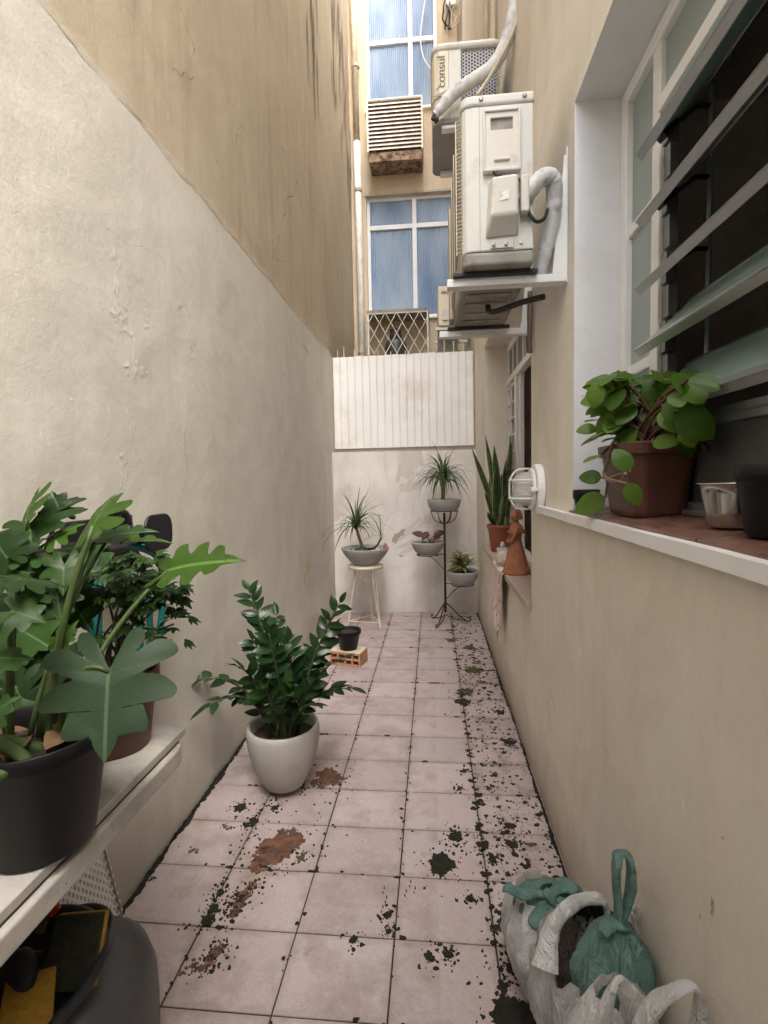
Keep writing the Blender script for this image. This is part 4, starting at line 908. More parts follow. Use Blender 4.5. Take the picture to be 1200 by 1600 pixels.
wp = thing('wall_pipe', 'beige vertical conduit pipes on the upper right wall', 'pipe', (XR - .03, 3.7, 3.0))
for y, r in ((3.55, .022), (3.95, .018)): MB().tube([(XR - .028, y, 3.0), (XR - .028, y, 7.95)], r, 10).build('pipe', 'beige_pipe', wp, smooth=True)
MB().prism([(XR - .003, 2.74), (XR - .055, 2.74), (XR - .014, 3.16), (XR - .003, 3.16)], 'y', 2.66, 2.69).build('bracket_plate', 'white_metal', wp)
hw = thing('hanging_wires', 'tangled dark wires and box on the rear facade pier', 'wires', (F(700, 20).x, YF - .14, 7.2))
rs = random.Random(8)
for i in range(6):
    a = F(700 + i * 4, -10, YF - .13); pts = [a]
    for s_ in range(1, 5): pts.append(F(698 + i * 3 + rs.uniform(-7, 7), -10 + s_ * 14, YF - .13 - rs.uniform(0, .05)))
    MB().tube(spline(pts), .010 if i < 3 else .006, 6).build('wire', 'black_rubber' if i < 3 else 'beige_pipe', hw, smooth=True)
MB().box(tuple(F(697, 12, YF - .12)), tuple(F(712, -8, YF - .16) + Vector((0, 0, 0)))).build('junction_box', 'white_paint', hw, bev=.005)
sg = thing('loose_cable', 'thin pale cable sagging across the upper rear window', 'cable', (F(660, 60).x, YF - .05, 6.5))
MB().tube(spline([F(668, -20, YF - .05), F(661, 20, YF - .06), F(657, 60, YF - .07), F(662, 90, YF - .07), F(677, 112, YF - .06), F(690, 122, YF - .05)]), .008, 6).build('cable', 'white_paint', sg, smooth=True)

# --- small far unit
u3 = thing('air_conditioner', 'small distant condenser half hidden behind the large one', 'air conditioner', (.25, 6.3, 3.2))
p0, p1 = onY(684, 447, 6.0), onY(684, 510, 6.0)
MB().box((p0.x, 6.0, p1.z), (p0.x + .24, 6.7, p0.z)).build('casing', 'ac_body_warm', u3, bev=.015, seg=3)
MB().box((p0.x + .04, 5.994, p0.z - .09), (p0.x + .12, 5.9995, p0.z - .06)).build('grip', 'ac_under', u3)
MB().box((p0.x + .05, 5.985, p1.z + .06), (p0.x + .12, 5.9995, p1.z + .20)).build('valve_cover', 'ac_panel', u3, bev=.004)
MB().box((p0.x - .03, 6.02, p1.z - .035), (XR - .001, 6.06, p1.z - .002)).build('support_bar', 'white_metal', u3)
MB().box((p0.x - .03, 6.6, p1.z - .035), (XR - .001, 6.64, p1.z - .002)).build('support_bar', 'white_metal', u3)
q0, q1 = onY(684, 522, 6.2), onY(716, 548, 6.2)
hb = thing('hanging_box', 'dark grey box below the distant condenser', 'box', (q0.x, 6.3, q1.z))
MB().box((q0.x, 6.2, q1.z), (q1.x, 6.5, q0.z)).build('casing', 'ac_under', hb, bev=.01); MB().box((q0.x - .03, 6.18, q1.z - .03), (q1.x + .03, 6.52, q1.z - .002)).build('tray', 'ac_under', hb)

# ================================================================ BULKHEAD LAMP
bl = thing('bulkhead_lamp', 'white caged bulkhead lamp on the wall between the windows', 'lamp', (XR, 2.2, 1.355))
Ly, Lz = 2.205, 1.352
def ovalp(a, c, n=28): return [(Ly + a * math.cos(2*math.pi*i/n), Lz + c * math.sin(2*math.pi*i/n)) for i in range(n)]
MB().prism(ovalp(.098, .104), 'x', XR - .034, XR - .001).build('base', 'white_paint', bl, bev=.008, seg=3)
MB().prism(ovalp(.080, .088), 'x', XR - .050, XR - .0345).build('rim', 'white_paint', bl, bev=.006, seg=3)
def dome(u, v):
    a = u * 2 * math.pi; e = v * math.pi / 2; r = math.cos(e) ** .55
    return (XR - .050 - .070 * math.sin(e), Ly + .060 * math.cos(a) * r, Lz + .072 * math.sin(a) * r)
MB().grid(dome, 32, 10).build('glass_cover', 'clear_ribbed', bl, smooth=True)
MB().lathe([(.001, -.03), (.02, -.02), (.026, 0), (.02, .02), (.001, .03)], 16, (XR - .078, Ly, Lz)).build('bulb', 'white_paint', bl, smooth=True)
for dz in (-.038, .038):
    MB().tube(spline([(XR - .052, Ly - .075, Lz + dz), (XR - .10, Ly - .07, Lz + dz), (XR - .128, Ly - .035, Lz + dz), (XR - .128, Ly + .035, Lz + dz), (XR - .10, Ly + .07, Lz + dz), (XR - .052, Ly + .075, Lz + dz)]), .0042, 6).build('cage_bar', 'white_paint', bl, smooth=True)
MB().tube(spline([(XR - .052, Ly, Lz - .085), (XR - .10, Ly, Lz - .080), (XR - .128, Ly, Lz - .045), (XR - .132, Ly, Lz), (XR - .128, Ly, Lz + .045), (XR - .10, Ly, Lz + .080), (XR - .052, Ly, Lz + .085)]), .0042, 6).build('cage_bar', 'white_paint', bl, smooth=True)
MB().box((XR - .062, Ly - .100, Lz - .010), (XR - .034, Ly - .074, Lz + .008)).build('clip', 'white_paint', bl, bev=.003)

# ================================================================ POTS AND PLANTS
def pot_part(parent, name, mat, c, prof, soil_z, soil_r, n=40, sx=1, sy=1, soil='soil'):
    o = MB().lathe(prof, n, c, sx, sy, cap=False).build(name, mat, parent, smooth=True)
    base = MB().lathe([(prof[0][0], prof[0][1] + .001), (.001, prof[0][1] + .001)], n, c, sx, sy, cap=False).build('pot_base', mat, parent)
    def sf(p, w, t): return p + Vector((0, 0, .006 * noise.noise(Vector((p.x * 40, p.y * 40, c[0])))))
    MB().lathe([(.001, soil_z + .006), (soil_r * .3, soil_z + .007), (soil_r * .6, soil_z + .004), (soil_r * .85, soil_z), (soil_r, soil_z - .002)], 28, c, sx, sy, cap=False, fn=sf).build('soil', soil, parent, smooth=True)
    return o
def bowl_prof(rt, rb, h, th=.012, belly=.5):
    out = [(rb * .96, 0), (rb, .006)]
    for i in range(1, 9):
        t = i / 8; out.append((rb + (rt - rb) * math.sin(t * math.pi / 2) ** belly * (t ** .25 if belly > .8 else 1), .006 + (h - .006) * t))
    r = out[-1][0]
    out += [(r - th * .3, h + th * .25), (r - th * .8, h), (r - th, h - .01), (r - th * 1.2, h * .45)]
    return out
def taper_prof(rt, rb, h, lip=.012, th=.004):
    return [(rb * .95, 0), (rb, .004), (rb + (rt - lip * .6 - rb) * .9, h - .032), (rt - lip * .6, h - .030), (rt, h - .026), (rt, h - .002), (rt - th * .5, h), (rt - th, h - .002), (rt - th - .004, h - .03), (rb, h * .4)]

# --- ZZ plant in the grey egg-shaped planter
zz = thing('zz_plant', 'dark glossy feathery plant in a large grey egg-shaped planter on the floor', 'plant', (-.69, 2.20, 0))
ZC = Vector((-.69, 2.20, 0))
prof = [(.070, .030), (.088, .036), (.112, .075), (.136, .130), (.153, .190), (.162, .245), (.164, .285), (.162, .306), (.156, .312), (.148, .311), (.142, .302), (.136, .26), (.120, .18)]
pot_part(zz, 'planter', 'fibre_pot', tuple(ZC), prof, .262, .138, 56)
for a in (20, 140, 260):
    p = ZC + Vector((.085 * math.cos(R(a)), .085 * math.sin(R(a)), 0)); MB().tube([p + Vector((0, 0, .001)), p + Vector((0, 0, .05))], .005, 6).build('foot_rod', 'black_iron', zz)
zl = [leaf_mesh('leaf', 'leaf_zz', (lambda w, p: (lambda t: w * math.sin(math.pi * min(1, max(0, t)) ** p) ** .75 * (1 - .15 * t) + .0008))(w, p), 1.0, f_, d_, 7, cup=.1) for w, p, f_, d_ in ((.25, .85, .30, .15), (.23, .8, .42, .05), (.27, .9, .22, .3))]
rz = random.Random(4)
def zz_stem(tip, sag, basea, n, ls=.092, start=.26):
    n = int(n * 1.25)
    base = ZC + Vector((.075 * math.cos(basea) * rz.uniform(.3, 1), .075 * math.sin(basea) * rz.uniform(.3, 1), .255))
    tip = Vector(tip); mid = base.lerp(tip, .5) + Vector((0, 0, sag)); out_ = Vector((tip.x - ZC.x, tip.y - ZC.y, 0)); mid -= out_ * .22
    pts = bez(base, mid, tip, 14)
    s = MB().tube(pts, [.0085 * (1 - .72 * i / 14) for i in range(15)], 7).build('stem', 'stem_dark', zz, smooth=True)
    for i in range(n):
        t = start + (1 - start) * i / (n - 1); k_ = min(int(t * 14), 13); fr_ = t * 14 - k_
        p = pts[k_].lerp(pts[k_ + 1], fr_); d = (pts[k_ + 1] - pts[k_]).normalized()
        view = (CAM - p).normalized(); side = d.cross(Vector((0, 0, 1)) if abs(d.z) < .8 else view).normalized() * (1 if i % 2 else -1)
        side = (side + Vector((rz.gauss(0, .3), rz.gauss(0, .3), rz.gauss(0, .25)))).normalized()
        if i == n - 1: ld = d
        else: ld = (d * rz.uniform(.55, .95) + side * .85).normalized()
        up = (d.cross(side) * (1 if i % 2 else -1) * -1 + Vector((0, 0, .7)) + Vector((rz.gauss(0, .3), rz.gauss(0, .3), 0)))
        L = ls * rz.uniform(.8, 1.15) * (1 - .25 * abs(t - .62) / .4)
        part('leaf', rz.choice(zl), frame(p, ld, up, L), s)
stems = [((388, 922), 2.28, .10, 1.9, 17), ((404, 955), 2.38, .10, 1.4, 15), ((432, 962), 2.42, .08, 1.2, 14), ((452, 1000), 2.15, .05, .4, 13), ((420, 990), 2.05, .06, 5.2, 14), ((531, 942), 2.30, .03, .3, 17), ((520, 985), 2.44, .03, .5, 13),
         ((549, 1076), 2.18, .13, 6.0, 13), ((532, 1030), 2.08, .10, 5.6, 12), ((500, 1022), 2.36, .06, .8, 11), ((284, 1068), 2.10, .22, 3.3, 14), ((322, 1106), 2.00, .20, 3.8, 12), ((368, 1040), 2.00, .12, 3.9, 11), ((396, 1000), 2.12, .09, 2.9, 13), ((470, 1050), 2.02, .06, 5.0, 10),
         ((450, 1085), 1.98, .05, 4.6, 9), ((490, 1100), 2.00, .06, 5.4, 8), ((405, 1065), 1.99, .07, 4.2, 10)]
for (px, py), Y, sag, ba, n in stems: zz_stem(onY(px, py, Y), sag, ba, n)
MB().lathe([(.0, 0), (.004, .01), (.0, .05)], 6, tuple(ZC + Vector((.01, -.10, .33))), cap=False).build('dead_leaf', 'dry_leaf', zz)

# --- small black pot on the hollow brick
bp = onZ(545, 1036, 0); BX, BY = bp.x, 3.83
br = thing('hollow_brick', 'hollow clay brick with holes lying on the floor under the black pot', 'brick', (BX, BY, 0))
bw_, bd_, bh_ = .25, .155, .100
b = MB(); T_ = .013
b.box((BX - bw_/2, BY - bd_/2, bh_ - T_), (BX + bw_/2, BY + bd_/2, bh_)).box((BX - bw_/2, BY - bd_/2, 0.002), (BX + bw_/2, BY + bd_/2, T_ + .001))
for i in range(5): x = BX - bw_/2 + i * (bw_ - T_) / 4; b.box((x, BY - bd_/2 + .0005, T_ + .0012), (x + T_, BY + bd_/2 - .0005, bh_ - T_ - .0002))
b.box((BX - bw_/2 + .0005, BY - bd_/2 + .002, bh_/2 - T_/2), (BX + bw_/2 - .0005, BY + bd_/2 - .002, bh_/2 + T_/2))
bo = b.build('clay_block', 'brick_clay', br)
Rb = T3((BX, BY, 0)) @ Matrix.Rotation(R(-14), 4, 'Z') @ T3((-BX, -BY, 0)); bo.matrix_basis = Rb
cb = MB().box((BX - bw_/2 + .004, BY - bd_/2 + .004, bh_ + .001), (BX + bw_/2 - .004, BY + bd_/2 - .004, bh_ + .010)).build('mortar_cap', 'cream_board', br, bev=.003); cb.matrix_basis = Rb
sp2 = thing('small_pot', 'small black plastic pot of bare soil standing on the brick', 'pot', (BX, BY, .11))
pot_part(sp2, 'pot', 'black_plastic', (BX, BY, .111), taper_prof(.100, .066, .150), .128, .088)

# --- cream stool with wire legs, bowl on top
S0 = Vector((-.655, 4.86, 0)); SZ = .575
so = thing('stool', 'cream round seat stool on thin wire legs by the back wall', 'stool', tuple(S0))
MB().lathe([(.155, -.018), (.168, -.014), (.172, 0), (.168, .014), (.15, .018)], 40, (S0.x, S0.y, SZ)).build('seat', 'cream_wire', so, smooth=True)
feet = []
for a in (200, 320, 80):
    ft = S0 + Vector((.185 * math.cos(R(a)), .185 * math.sin(R(a)), .004)); feet.append(ft)
    top1 = S0 + Vector((.10 * math.cos(R(a - 12)), .10 * math.sin(R(a - 12)), SZ - .018)); top2 = S0 + Vector((.10 * math.cos(R(a + 12)), .10 * math.sin(R(a + 12)), SZ - .018))
    MB().tube([top1, ft + Vector((-.004, 0, .004)), ft + Vector((.004, 0, .004)), top2], .005, 6).build('leg', 'cream_wire', so)
for i in range(3): a_, c_ = feet[i], feet[(i + 1) % 3]; MB().tube([a_ + Vector((0, 0, .05)), c_ + Vector((0, 0, .05))], .0042, 6).build('stretcher', 'cream_wire', so)
def strap(name, parent, pts, w, mat, up=(0, 0, 1), taper=True):
    b = MB(); pts = [Vector(p) for p in pts]; n = len(pts); vs = []
    for i, p in enumerate(pts):
        t = (pts[min(i+1, n-1)] - pts[max(i-1, 0)]).normalized(); s = t.cross(Vector(up)); s = s.normalized() if s.length > 1e-4 else Vector((1, 0, 0)); nn = s.cross(t)
        ww = w * (1 - (i / (n - 1)) ** 2.2 * .92) if taper else w
        vs += [p - s * ww + nn * ww * .35, p, p + s * ww + nn * ww * .35]
    for i in range(n - 1): vs_ = i * 3; b.f += [(vs_, vs_+1, vs_+4, vs_+3), (vs_+1, vs_+2, vs_+5, vs_+4)]
    b.v = [tuple(v) for v in vs]; return b.build(name, mat, parent, smooth=True, fixn=False)
def ponytail(parent, crown, n, Lr, seed, spread=1.0, droop=1.0, w=.006):
    r_ = random.Random(seed)
    for i in range(n):
        a = r_.uniform(0, 6.28); L = r_.uniform(*Lr); el = r_.uniform(.25, 1.45)
        d = Vector((math.cos(a) * math.cos(el) * spread, math.sin(a) * math.cos(el) * spread, math.sin(el)))
        pts = []; p = Vector(crown) + Vector((math.cos(a) * .008, math.sin(a) * .008, r_.uniform(-.03, .02)))
        g = r_.uniform(.5, 1.25) * droop
        for s_ in range(10): pts.append(p.copy()); p = p + d.normalized() * L / 9; d = d + Vector((0, 0, -.30 * g)); d.normalize()
        q = [Vector((min(max(v.x, XL + .01), XR - .02), min(v.y, 5.29), v.z)) for v in pts]
        strap('leaf', parent, q, w * r_.uniform(.7, 1.2), 'leaf_palm')
pb = thing('potted_palm', 'ponytail palm in a wide grey bowl on the cream stool', 'plant', (S0.x, S0.y, SZ + .019))
BZ = SZ + .0195
pot_part(pb, 'bowl', 'cement_pot', (S0.x, S0.y, BZ), [(.105, 0), (.12, .008), (.155, .045), (.19, .085), (.218, .125), (.232, .158), (.230, .165), (.222, .164), (.214, .155), (.19, .12)], .130, .197)
tp = [Vector((S0.x - .02, S0.y, BZ + .13)), Vector((S0.x - .03, S0.y, BZ + .17)), Vector((S0.x - .06, S0.y, BZ + .27)), Vector((S0.x - .085, S0.y, BZ + .36))]
MB().tube(spline(tp), [.045 - .030 * min(1, i / 7) ** .6 for i in range(19)], 12).build('trunk', 'bark', pb, smooth=True)
ponytail(pb, tp[-1], 60, (.22, .48), 21, 1.1, .75, .009)
MB().tube(spline([(S0.x - .02, S0.y - .03, BZ + .15), (S0.x + .1, S0.y - .03, BZ + .17), (S0.x + .16, S0.y - .02, BZ + .26)]), .009, 8).build('second_stem', 'bark_dark', pb, smooth=True)
ponytail(pb, (S0.x + .16, S0.y - .02, BZ + .26), 5, (.25, .5), 5, .8, .8)
for i, (dx, dy, r) in enumerate([(-.16, -.08, .024), (-.12, .06, .018), (.09, -.12, .022), (.13, -.07, .026), (.16, .05, .02)]):
    st_o = MB().lathe([(r * .5, 0), (r, r * .4), (r * .95, r * .9), (r * .5, r * 1.3), (.001, r * 1.4)], 10, (S0.x + dx, S0.y + dy, BZ + .128), fn=lambda p, w, t: p * (1 + .3 * noise.noise(p * 60))).build('pebble', 'stone_rock', pb, smooth=True)
MB().lathe([(.018, 0), (.022, .02), (.014, .05), (.002, .058)], 10, (S0.x + .196, S0.y - .01, BZ + .15)).build('clay_shard', 'terracotta', pb, smooth=True)
MB().lathe([(.03, 0), (.055, .01), (.04, .04), (.001, .055)], 14, (S0.x - .02, S0.y - .06, BZ + .13), fn=lambda p, w, t: p * (1 + .35 * noise.noise(p * 50))).build('moss_clump', 'leaf_palm', pb, smooth=True)

# --- black iron plant stand with three bowls
K = Vector((.108, 4.97, 0))
ps = thing('plant_stand', 'tall black iron stand with three round holders and tripod feet', 'plant stand', tuple(K))
MB().tube([K + Vector((0, 0, .10)), K + Vector((0, 0, 1.075))], .0115, 10).build('pole', 'black_iron', ps, smooth=True)
for tx, ty in ((-.085, -.20), (-.12, .13), (.215, .02)):
    e = K + Vector((tx, ty, .008))
    MB().tube(spline([K + Vector((0, 0, .20)), K + Vector((tx * .25, ty * .25, .15)), K + Vector((tx * .7, ty * .7, .05)), e, e + Vector((tx * .12, ty * .12, .012)), e + Vector((tx * .10, ty * .10, .032)), e + Vector((tx * .0, ty * .0, .03))]), .0062, 7).build('foot', 'black_iron', ps, smooth=True)
    MB().tube(spline([K + Vector((0, 0, .08)), K + Vector((tx * .4, ty * .4, .035)), e]), .0045, 6).build('foot_brace', 'black_iron', ps, smooth=True)
def ring(c, r, n=28): return [(c[0] + r * math.cos(2*math.pi*i/n), c[1] + r * math.sin(2*math.pi*i/n), c[2]) for i in range(n + 1)]
hold = [((K.x, K.y, 1.095), .130), ((K.x - .165, K.y - .02, .672), .105), ((K.x + .165, K.y - .04, .385), .105)]
for (c, r) in hold:
    MB().tube(ring(c, r), .0048, 6).build('ring', 'black_iron', ps, smooth=True)
    if c[0] == K.x:
        for a in (0, 60, 120):
            dx, dy = r * math.cos(R(a)), r * math.sin(R(a))
            MB().tube(spline([(c[0] - dx, c[1] - dy, c[2]), (c[0] - dx * .7, c[1] - dy * .7, c[2] - .09), (c[0], c[1], c[2] - .125), (c[0] + dx * .7, c[1] + dy * .7, c[2] - .09), (c[0] + dx, c[1] + dy, c[2])]), .0042, 6).build('scroll', 'black_iron', ps, smooth=True)
    else:
        MB().tube([(K.x, K.y, c[2]), (c[0] + (c[0] - K.x) * .6, c[1], c[2])], .0042, 6).build('arm', 'black_iron', ps)
        MB().tube(spline([(K.x, K.y, c[2] - .16), (K.x + (c[0] - K.x) * .6, c[1], c[2] - .05), (c[0], c[1], c[2] - .012), (c[0] + .012, c[1], c[2] - .02)]), .0036, 6).build('scroll', 'black_iron', ps, smooth=True)
grey_prof = lambda rt, rb, h: [(rb * .95, 0), (rb, .006), (rb + (rt - rb) * .5, h * .28), (rb + (rt - rb) * .82, h * .58), (rt, h * .92), (rt, h), (rt - .008, h + .003), (rt - .015, h - .004), (rt - .02, h * .6)]
tpl = thing('potted_palm', 'ponytail palm in a grey bowl on top of the iron stand', 'plant', (K.x, K.y, 1.10))
pot_part(tpl, 'bowl', 'cement_pot', (K.x, K.y, 1.1005), grey_prof(.162, .125, .105), .088, .14)
tk = [(K.x - .012, K.y, 1.185), (K.x - .012, K.y, 1.22), (K.x - .010, K.y, 1.29), (K.x - .008, K.y, 1.40)]
MB().tube(spline(tk), [.042 - .027 * min(1, i / 8) ** .7 for i in range(19)], 12).build('trunk', 'bark', tpl, smooth=True)
ponytail(tpl, tk[-1], 120, (.20, .42), 33, .95, 1.1, .0085)
MB().lathe([(.014, 0), (.034, .05), (.028, .11), (.012, .16)], 10, (K.x - .008, K.y, 1.34), fn=lambda p, w, t: p * (1 + .15 * noise.noise(p * 70))).build('crown', 'leaf_palm', tpl, smooth=True)
c2 = hold[1][0]
pu = thing('purple_plant', 'small purple leaved plant in the middle bowl of the iron stand', 'plant', (c2[0], c2[1], .677))
pot_part(pu, 'bowl', 'cement_pot', (c2[0], c2[1], .6775), grey_prof(.158, .095, .120), .098, .135)
pl_m = leaf_mesh('leaf', 'leaf_purple', lambda t: .30 * math.sin(math.pi * min(1, t) ** .8) ** .8 + .002, 1, .2, .25, 8)
for i, (dx, dy, dz, L) in enumerate([(-.02, -.02, .15, .105), (-.09, .0, .10, .12), (.07, .0, .10, .12), (.02, -.08, .04, .09), (.05, -.06, .07, .10), (-.05, .06, .08, .09)]):
    b0 = Vector((c2[0] + .02, c2[1], .775)); e = b0 + Vector((dx * .6, dy * .6, dz * .8))
    s = MB().tube(bez(b0, b0 + Vector((dx * .1, dy * .1, dz * .6)), e, 6), .0035, 6).build('stem', 'stem_red', pu, smooth=True)
    part('leaf', pl_m, frame(e, Vector((dx, dy, dz * .35 if i else -.02)), Vector((0, -.75, .6)), L), s)
c3 = hold[2][0]
va_ = thing('variegated_plant', 'yellow green variegated plant in the lowest bowl of the iron stand', 'plant', (c3[0], c3[1], .39))
pot_part(va_, 'bowl', 'cement_pot', (c3[0], c3[1], .3905), grey_prof(.157, .100, .125), .104, .133)
vl = leaf_mesh('leaf', 'leaf_varieg', lambda t: .10 * math.sin(math.pi * min(1, t) ** .8) ** .8 + .002, 1, .3, .35, 6)
rv = random.Random(9)
for i in range(7):
    b0 = Vector((c3[0] + rv.uniform(-.06, .06), c3[1] + rv.uniform(-.05, .05), .49)); e = b0 + Vector((rv.uniform(-.05, .05), rv.uniform(-.04, .04), rv.uniform(.10, .19)))
    pts = bez(b0, b0.lerp(e, .5), e, 6); s = MB().tube(pts, .0035, 6).build('stem', 'stem_green', va_, smooth=True)
    for j in range(16):
        p = pts[2 + j % 5]; a = rv.uniform(0, 6.28); part('leaf', vl, frame(p, (math.cos(a), math.sin(a), rv.uniform(.1, .9)), (0, 0, 1), rv.uniform(.10, .15)), s)

# ================================================================ ON THE WINDOW SILLS
SZ1 = 1.300
# --- peperomia in the clay-coloured trough
pe = thing('peperomia', 'round glossy leaved plant in a brown trough on the near window sill', 'plant', (.545, 1.36, SZ1))
PC = Vector((.540, 1.365, SZ1 - .002))
b = MB()
def trough(z, sx, sy, r): return [(PC.x + u, PC.y + v, PC.z + z) for u, v in rrect(-sx, sx, -sy, sy, r, 6)]
rows_ = [trough(.001, .058, .098, .03), trough(.012, .062, .102, .03), trough(.150, .078, .120, .035), trough(.152, .086, .128, .037), trough(.180, .088, .131, .037), trough(.182, .083, .126, .036), trough(.150, .075, .117, .034), trough(.10, .07, .11, .03)]
nn = len(rows_[0]); 
for r_ in rows_: b.v += r_
for i in range(len(rows_) - 1):
    for j in range(nn): b.f.append((i*nn+j, i*nn+(j+1) % nn, (i+1)*nn+(j+1) % nn, (i+1)*nn+j))
b.f.append(tuple(range(nn - 1, -1, -1))); b.build('trough', 'brown_plastic', pe, smooth=False, bev=.002)
MB().add([(PC.x + u, PC.y + v, PC.z + .160) for u, v in rrect(-.074, .074, -.116, .116, .03)], [tuple(range(24))]).build('soil', 'soil', pe)
pm_ = [leaf_mesh('leaf', 'leaf_pep', (lambda w: (lambda t: w * math.sin(math.pi * min(1, t) ** .82) ** .62 + .002))(w), 1, f_, d_, 9, cup=.12) for w, f_, d_ in ((.36, .15, .22), (.33, .28, .12), (.40, .08, .35))]
rp = random.Random(6)
def pep_leaf(px, py, sz_, X=None, Y=1.35, face=.5, ang=None, stem=True, nrm=None):
    sz = sz_ * .84; c = onX(px, py, X) if X else onY(px, py, Y)
    if c.x > .60: c = onX(px, py, .58 - rp.random() * .05)
    base = PC + Vector((rp.uniform(-.05, .05), rp.uniform(-.09, .09), .16))
    hd = Vector((c.x - PC.x, c.y - PC.y, 0)); hd = hd.normalized() if hd.length > .01 else Vector((-1, -.3, 0))
    if ang is not None: hd = Vector((math.cos(ang), math.sin(ang), 0))
    view = (CAM - c).normalized()
    n_ = Vector(nrm) if nrm else (Vector((0, 0, 1)) * (1 - face) + view * face + Vector((rp.gauss(0, .2), rp.gauss(0, .2), rp.gauss(0, .15))))
    d = (hd + Vector((rp.gauss(0, .25), rp.gauss(0, .25), rp.uniform(-.25, .15)))); d = (d - n_.normalized() * d.dot(n_.normalized())).normalized()
    L = sz; j = c - d * L * .5
    if stem:
        s = MB().tube(bez(base, base.lerp(j, .5) + Vector((0, 0, .05)), j, 8), [.0048 - .0002 * i for i in range(9)], 6).build('stem', 'stem_red', pe, smooth=True)
    else: s = pe
    part('leaf', rp.choice(pm_), frame(j, d, n_, L), s)
for px, py, sz, fc in [(1036, 587, .090, .25), (979, 598, .085, .30), (995, 630, .095, .75), (1022, 607, .085, .5), (945, 614, .060, .2), (965, 616, .060, .3), (936, 638, .060, .25), (928, 653, .065, .2), (918, 668, .060, .3), (921, 686, .065, .25), (925, 714, .060, .35), (960, 632, .06, .4),
                       (1003, 665, .095, .55), (1020, 640, .080, .4), (1050, 600, .075, .3), (975, 655, .07, .5), (1008, 612, .075, .45), (955, 660, .06, .4), (985, 690, .07, .7), (1035, 640, .085, .5)]:
    pep_leaf(px, py, sz, Y=rp.uniform(1.27, 1.47), face=fc)
for px, py, sz, fc in [(1087, 660, .098, .85), (1046, 655, .075, .55), (1072, 591, .080, .3), (1084, 608, .075, .4), (1102, 598, .075, .35), (1060, 620, .07, .5), (1058, 640, .08, .6), (1040, 690, .07, .7)]:
    pep_leaf(px, py, sz, X=rp.uniform(.49, .53), face=fc)
for i in range(130):
    pep_leaf(rp.uniform(922, 1085), rp.uniform(588, 690), rp.uniform(.055, .085), Y=rp.uniform(1.27, 1.5), face=rp.uniform(.2, .7))
# trailing stem over the near corner
ts = spline([PC + Vector((-.06, -.06, .17)), onX(960, 690, .452), onX(950, 720, .440), onX(944, 742, .432), onX(955, 752, .430), onX(968, 752, .430), onX(978, 740, .430)])
tr = MB().tube(ts, .0045, 7).build('trailing_stem', 'bark', pe, smooth=True)
for px, py, sz, X, d in [(922, 745, .058, .425, (-1, 0, .1)), (921, 787, .085, .415, (-1, -.3, -.35)), (990, 772, .052, .420, (.4, -.3, -.8)), (972, 718, .060, .425, (-.6, -.2, .8))]:
    c = onX(px, py, X); view = (CAM - c).normalized(); d = Vector(d); d = (d - view * d.dot(view)).normalized(); j = c - d * sz * .5
    part('leaf', pm_[0], frame(j, d, view + Vector((0, 0, .35)), sz), tr)
    MB().tube([j, j.lerp(onX(950, 748, .432), .9)], .003, 6).build('leaf_stalk', 'bark', pe)
MB().tube(spline([PC + Vector((.03, -.12, .17)), PC + Vector((.04, -.16, .19)), PC + Vector((.045, -.19, .165)), PC + Vector((.05, -.20, .15))]), .007, 7).build('withered_stem', 'bark_dark', pe, smooth=True)
# small dark pot hidden behind it, steel bowl and black pot beside it
q = Vector((.478, 1.655, 1.2965))
so_ = thing('small_pot', 'tiny black plastic pot in the far corner of the near sill', 'pot', tuple(q))
pot_part(so_, 'pot', 'black_plastic', tuple(q), taper_prof(.040, .030, .062, .006), .05, .034)
q = Vector((.545, .985, 1.302))
sb = thing('steel_bowl', 'small scratched stainless steel bowl on the near window sill', 'bowl', tuple(q))
MB().lathe([(.001, .0), (.036, .0), (.042, .003), (.047, .03), (.053, .062), (.056, .078), (.061, .080), (.0615, .082), (.056, .0815), (.0525, .077), (.049, .05), (.040, .006), (.001, .004)], 40, tuple(q), cap=False).build('bowl', 'steel', sb, smooth=True)
q = Vector((.535, .845, 1.302))
bk = thing('black_pot', 'black plastic pot at the right edge beside the steel bowl', 'pot', tuple(q))
pot_part(bk, 'pot', 'black_plastic', tuple(q), taper_prof(.062, .046, .112, .008), .09, .05)

# --- snake plant in the clay pot on the far sill
SC = Vector((.530, 4.08, .823))
sk = thing('snake_plant', 'snake plant with upright yellow edged leaves in a terracotta coloured pot', 'plant', tuple(SC))
pot_part(sk, 'pot', 'clay_plastic', tuple(SC), taper_prof(.112, .078, .215, .012), .19, .098)
rk_ = random.Random(12)
def sword(base, tip, w, bow, yaw):
    base, tip = Vector(base), Vector(tip); pts = bez(base, base.lerp(tip, .5) + Vector(bow), tip, 14); b = MB(); uv = []
    for i, p in enumerate(pts):
        t = i / 14; ww = w * (.55 + .6 * math.sin(math.pi * min(1, t * .9 + .08))) * (1 - max(0, (t - .72) / .28) ** 1.7) + .0008
        a = yaw + .5 * t; s = Vector((math.cos(a), math.sin(a), 0)); n_ = Vector((-math.sin(a), math.cos(a), 0))
        for c in (-1, -.5, 0, .5, 1): b.v.append(tuple(p + s * c * ww + n_ * (abs(c) ** 1.5) * ww * .45)); uv.append(((c + 1) / 2, t))
    for i in range(14):
        for c in range(4): b.f.append((i*5+c, i*5+c+1, (i+1)*5+c+1, (i+1)*5+c))
    o = b.build('leaf', 'leaf_snake', sk, smooth=True, fixn=False)
    ul = o.data.uv_layers.new(name='UVMap')
    for lp in o.data.loops: ul.data[lp.index].uv = uv[lp.vertex_index]
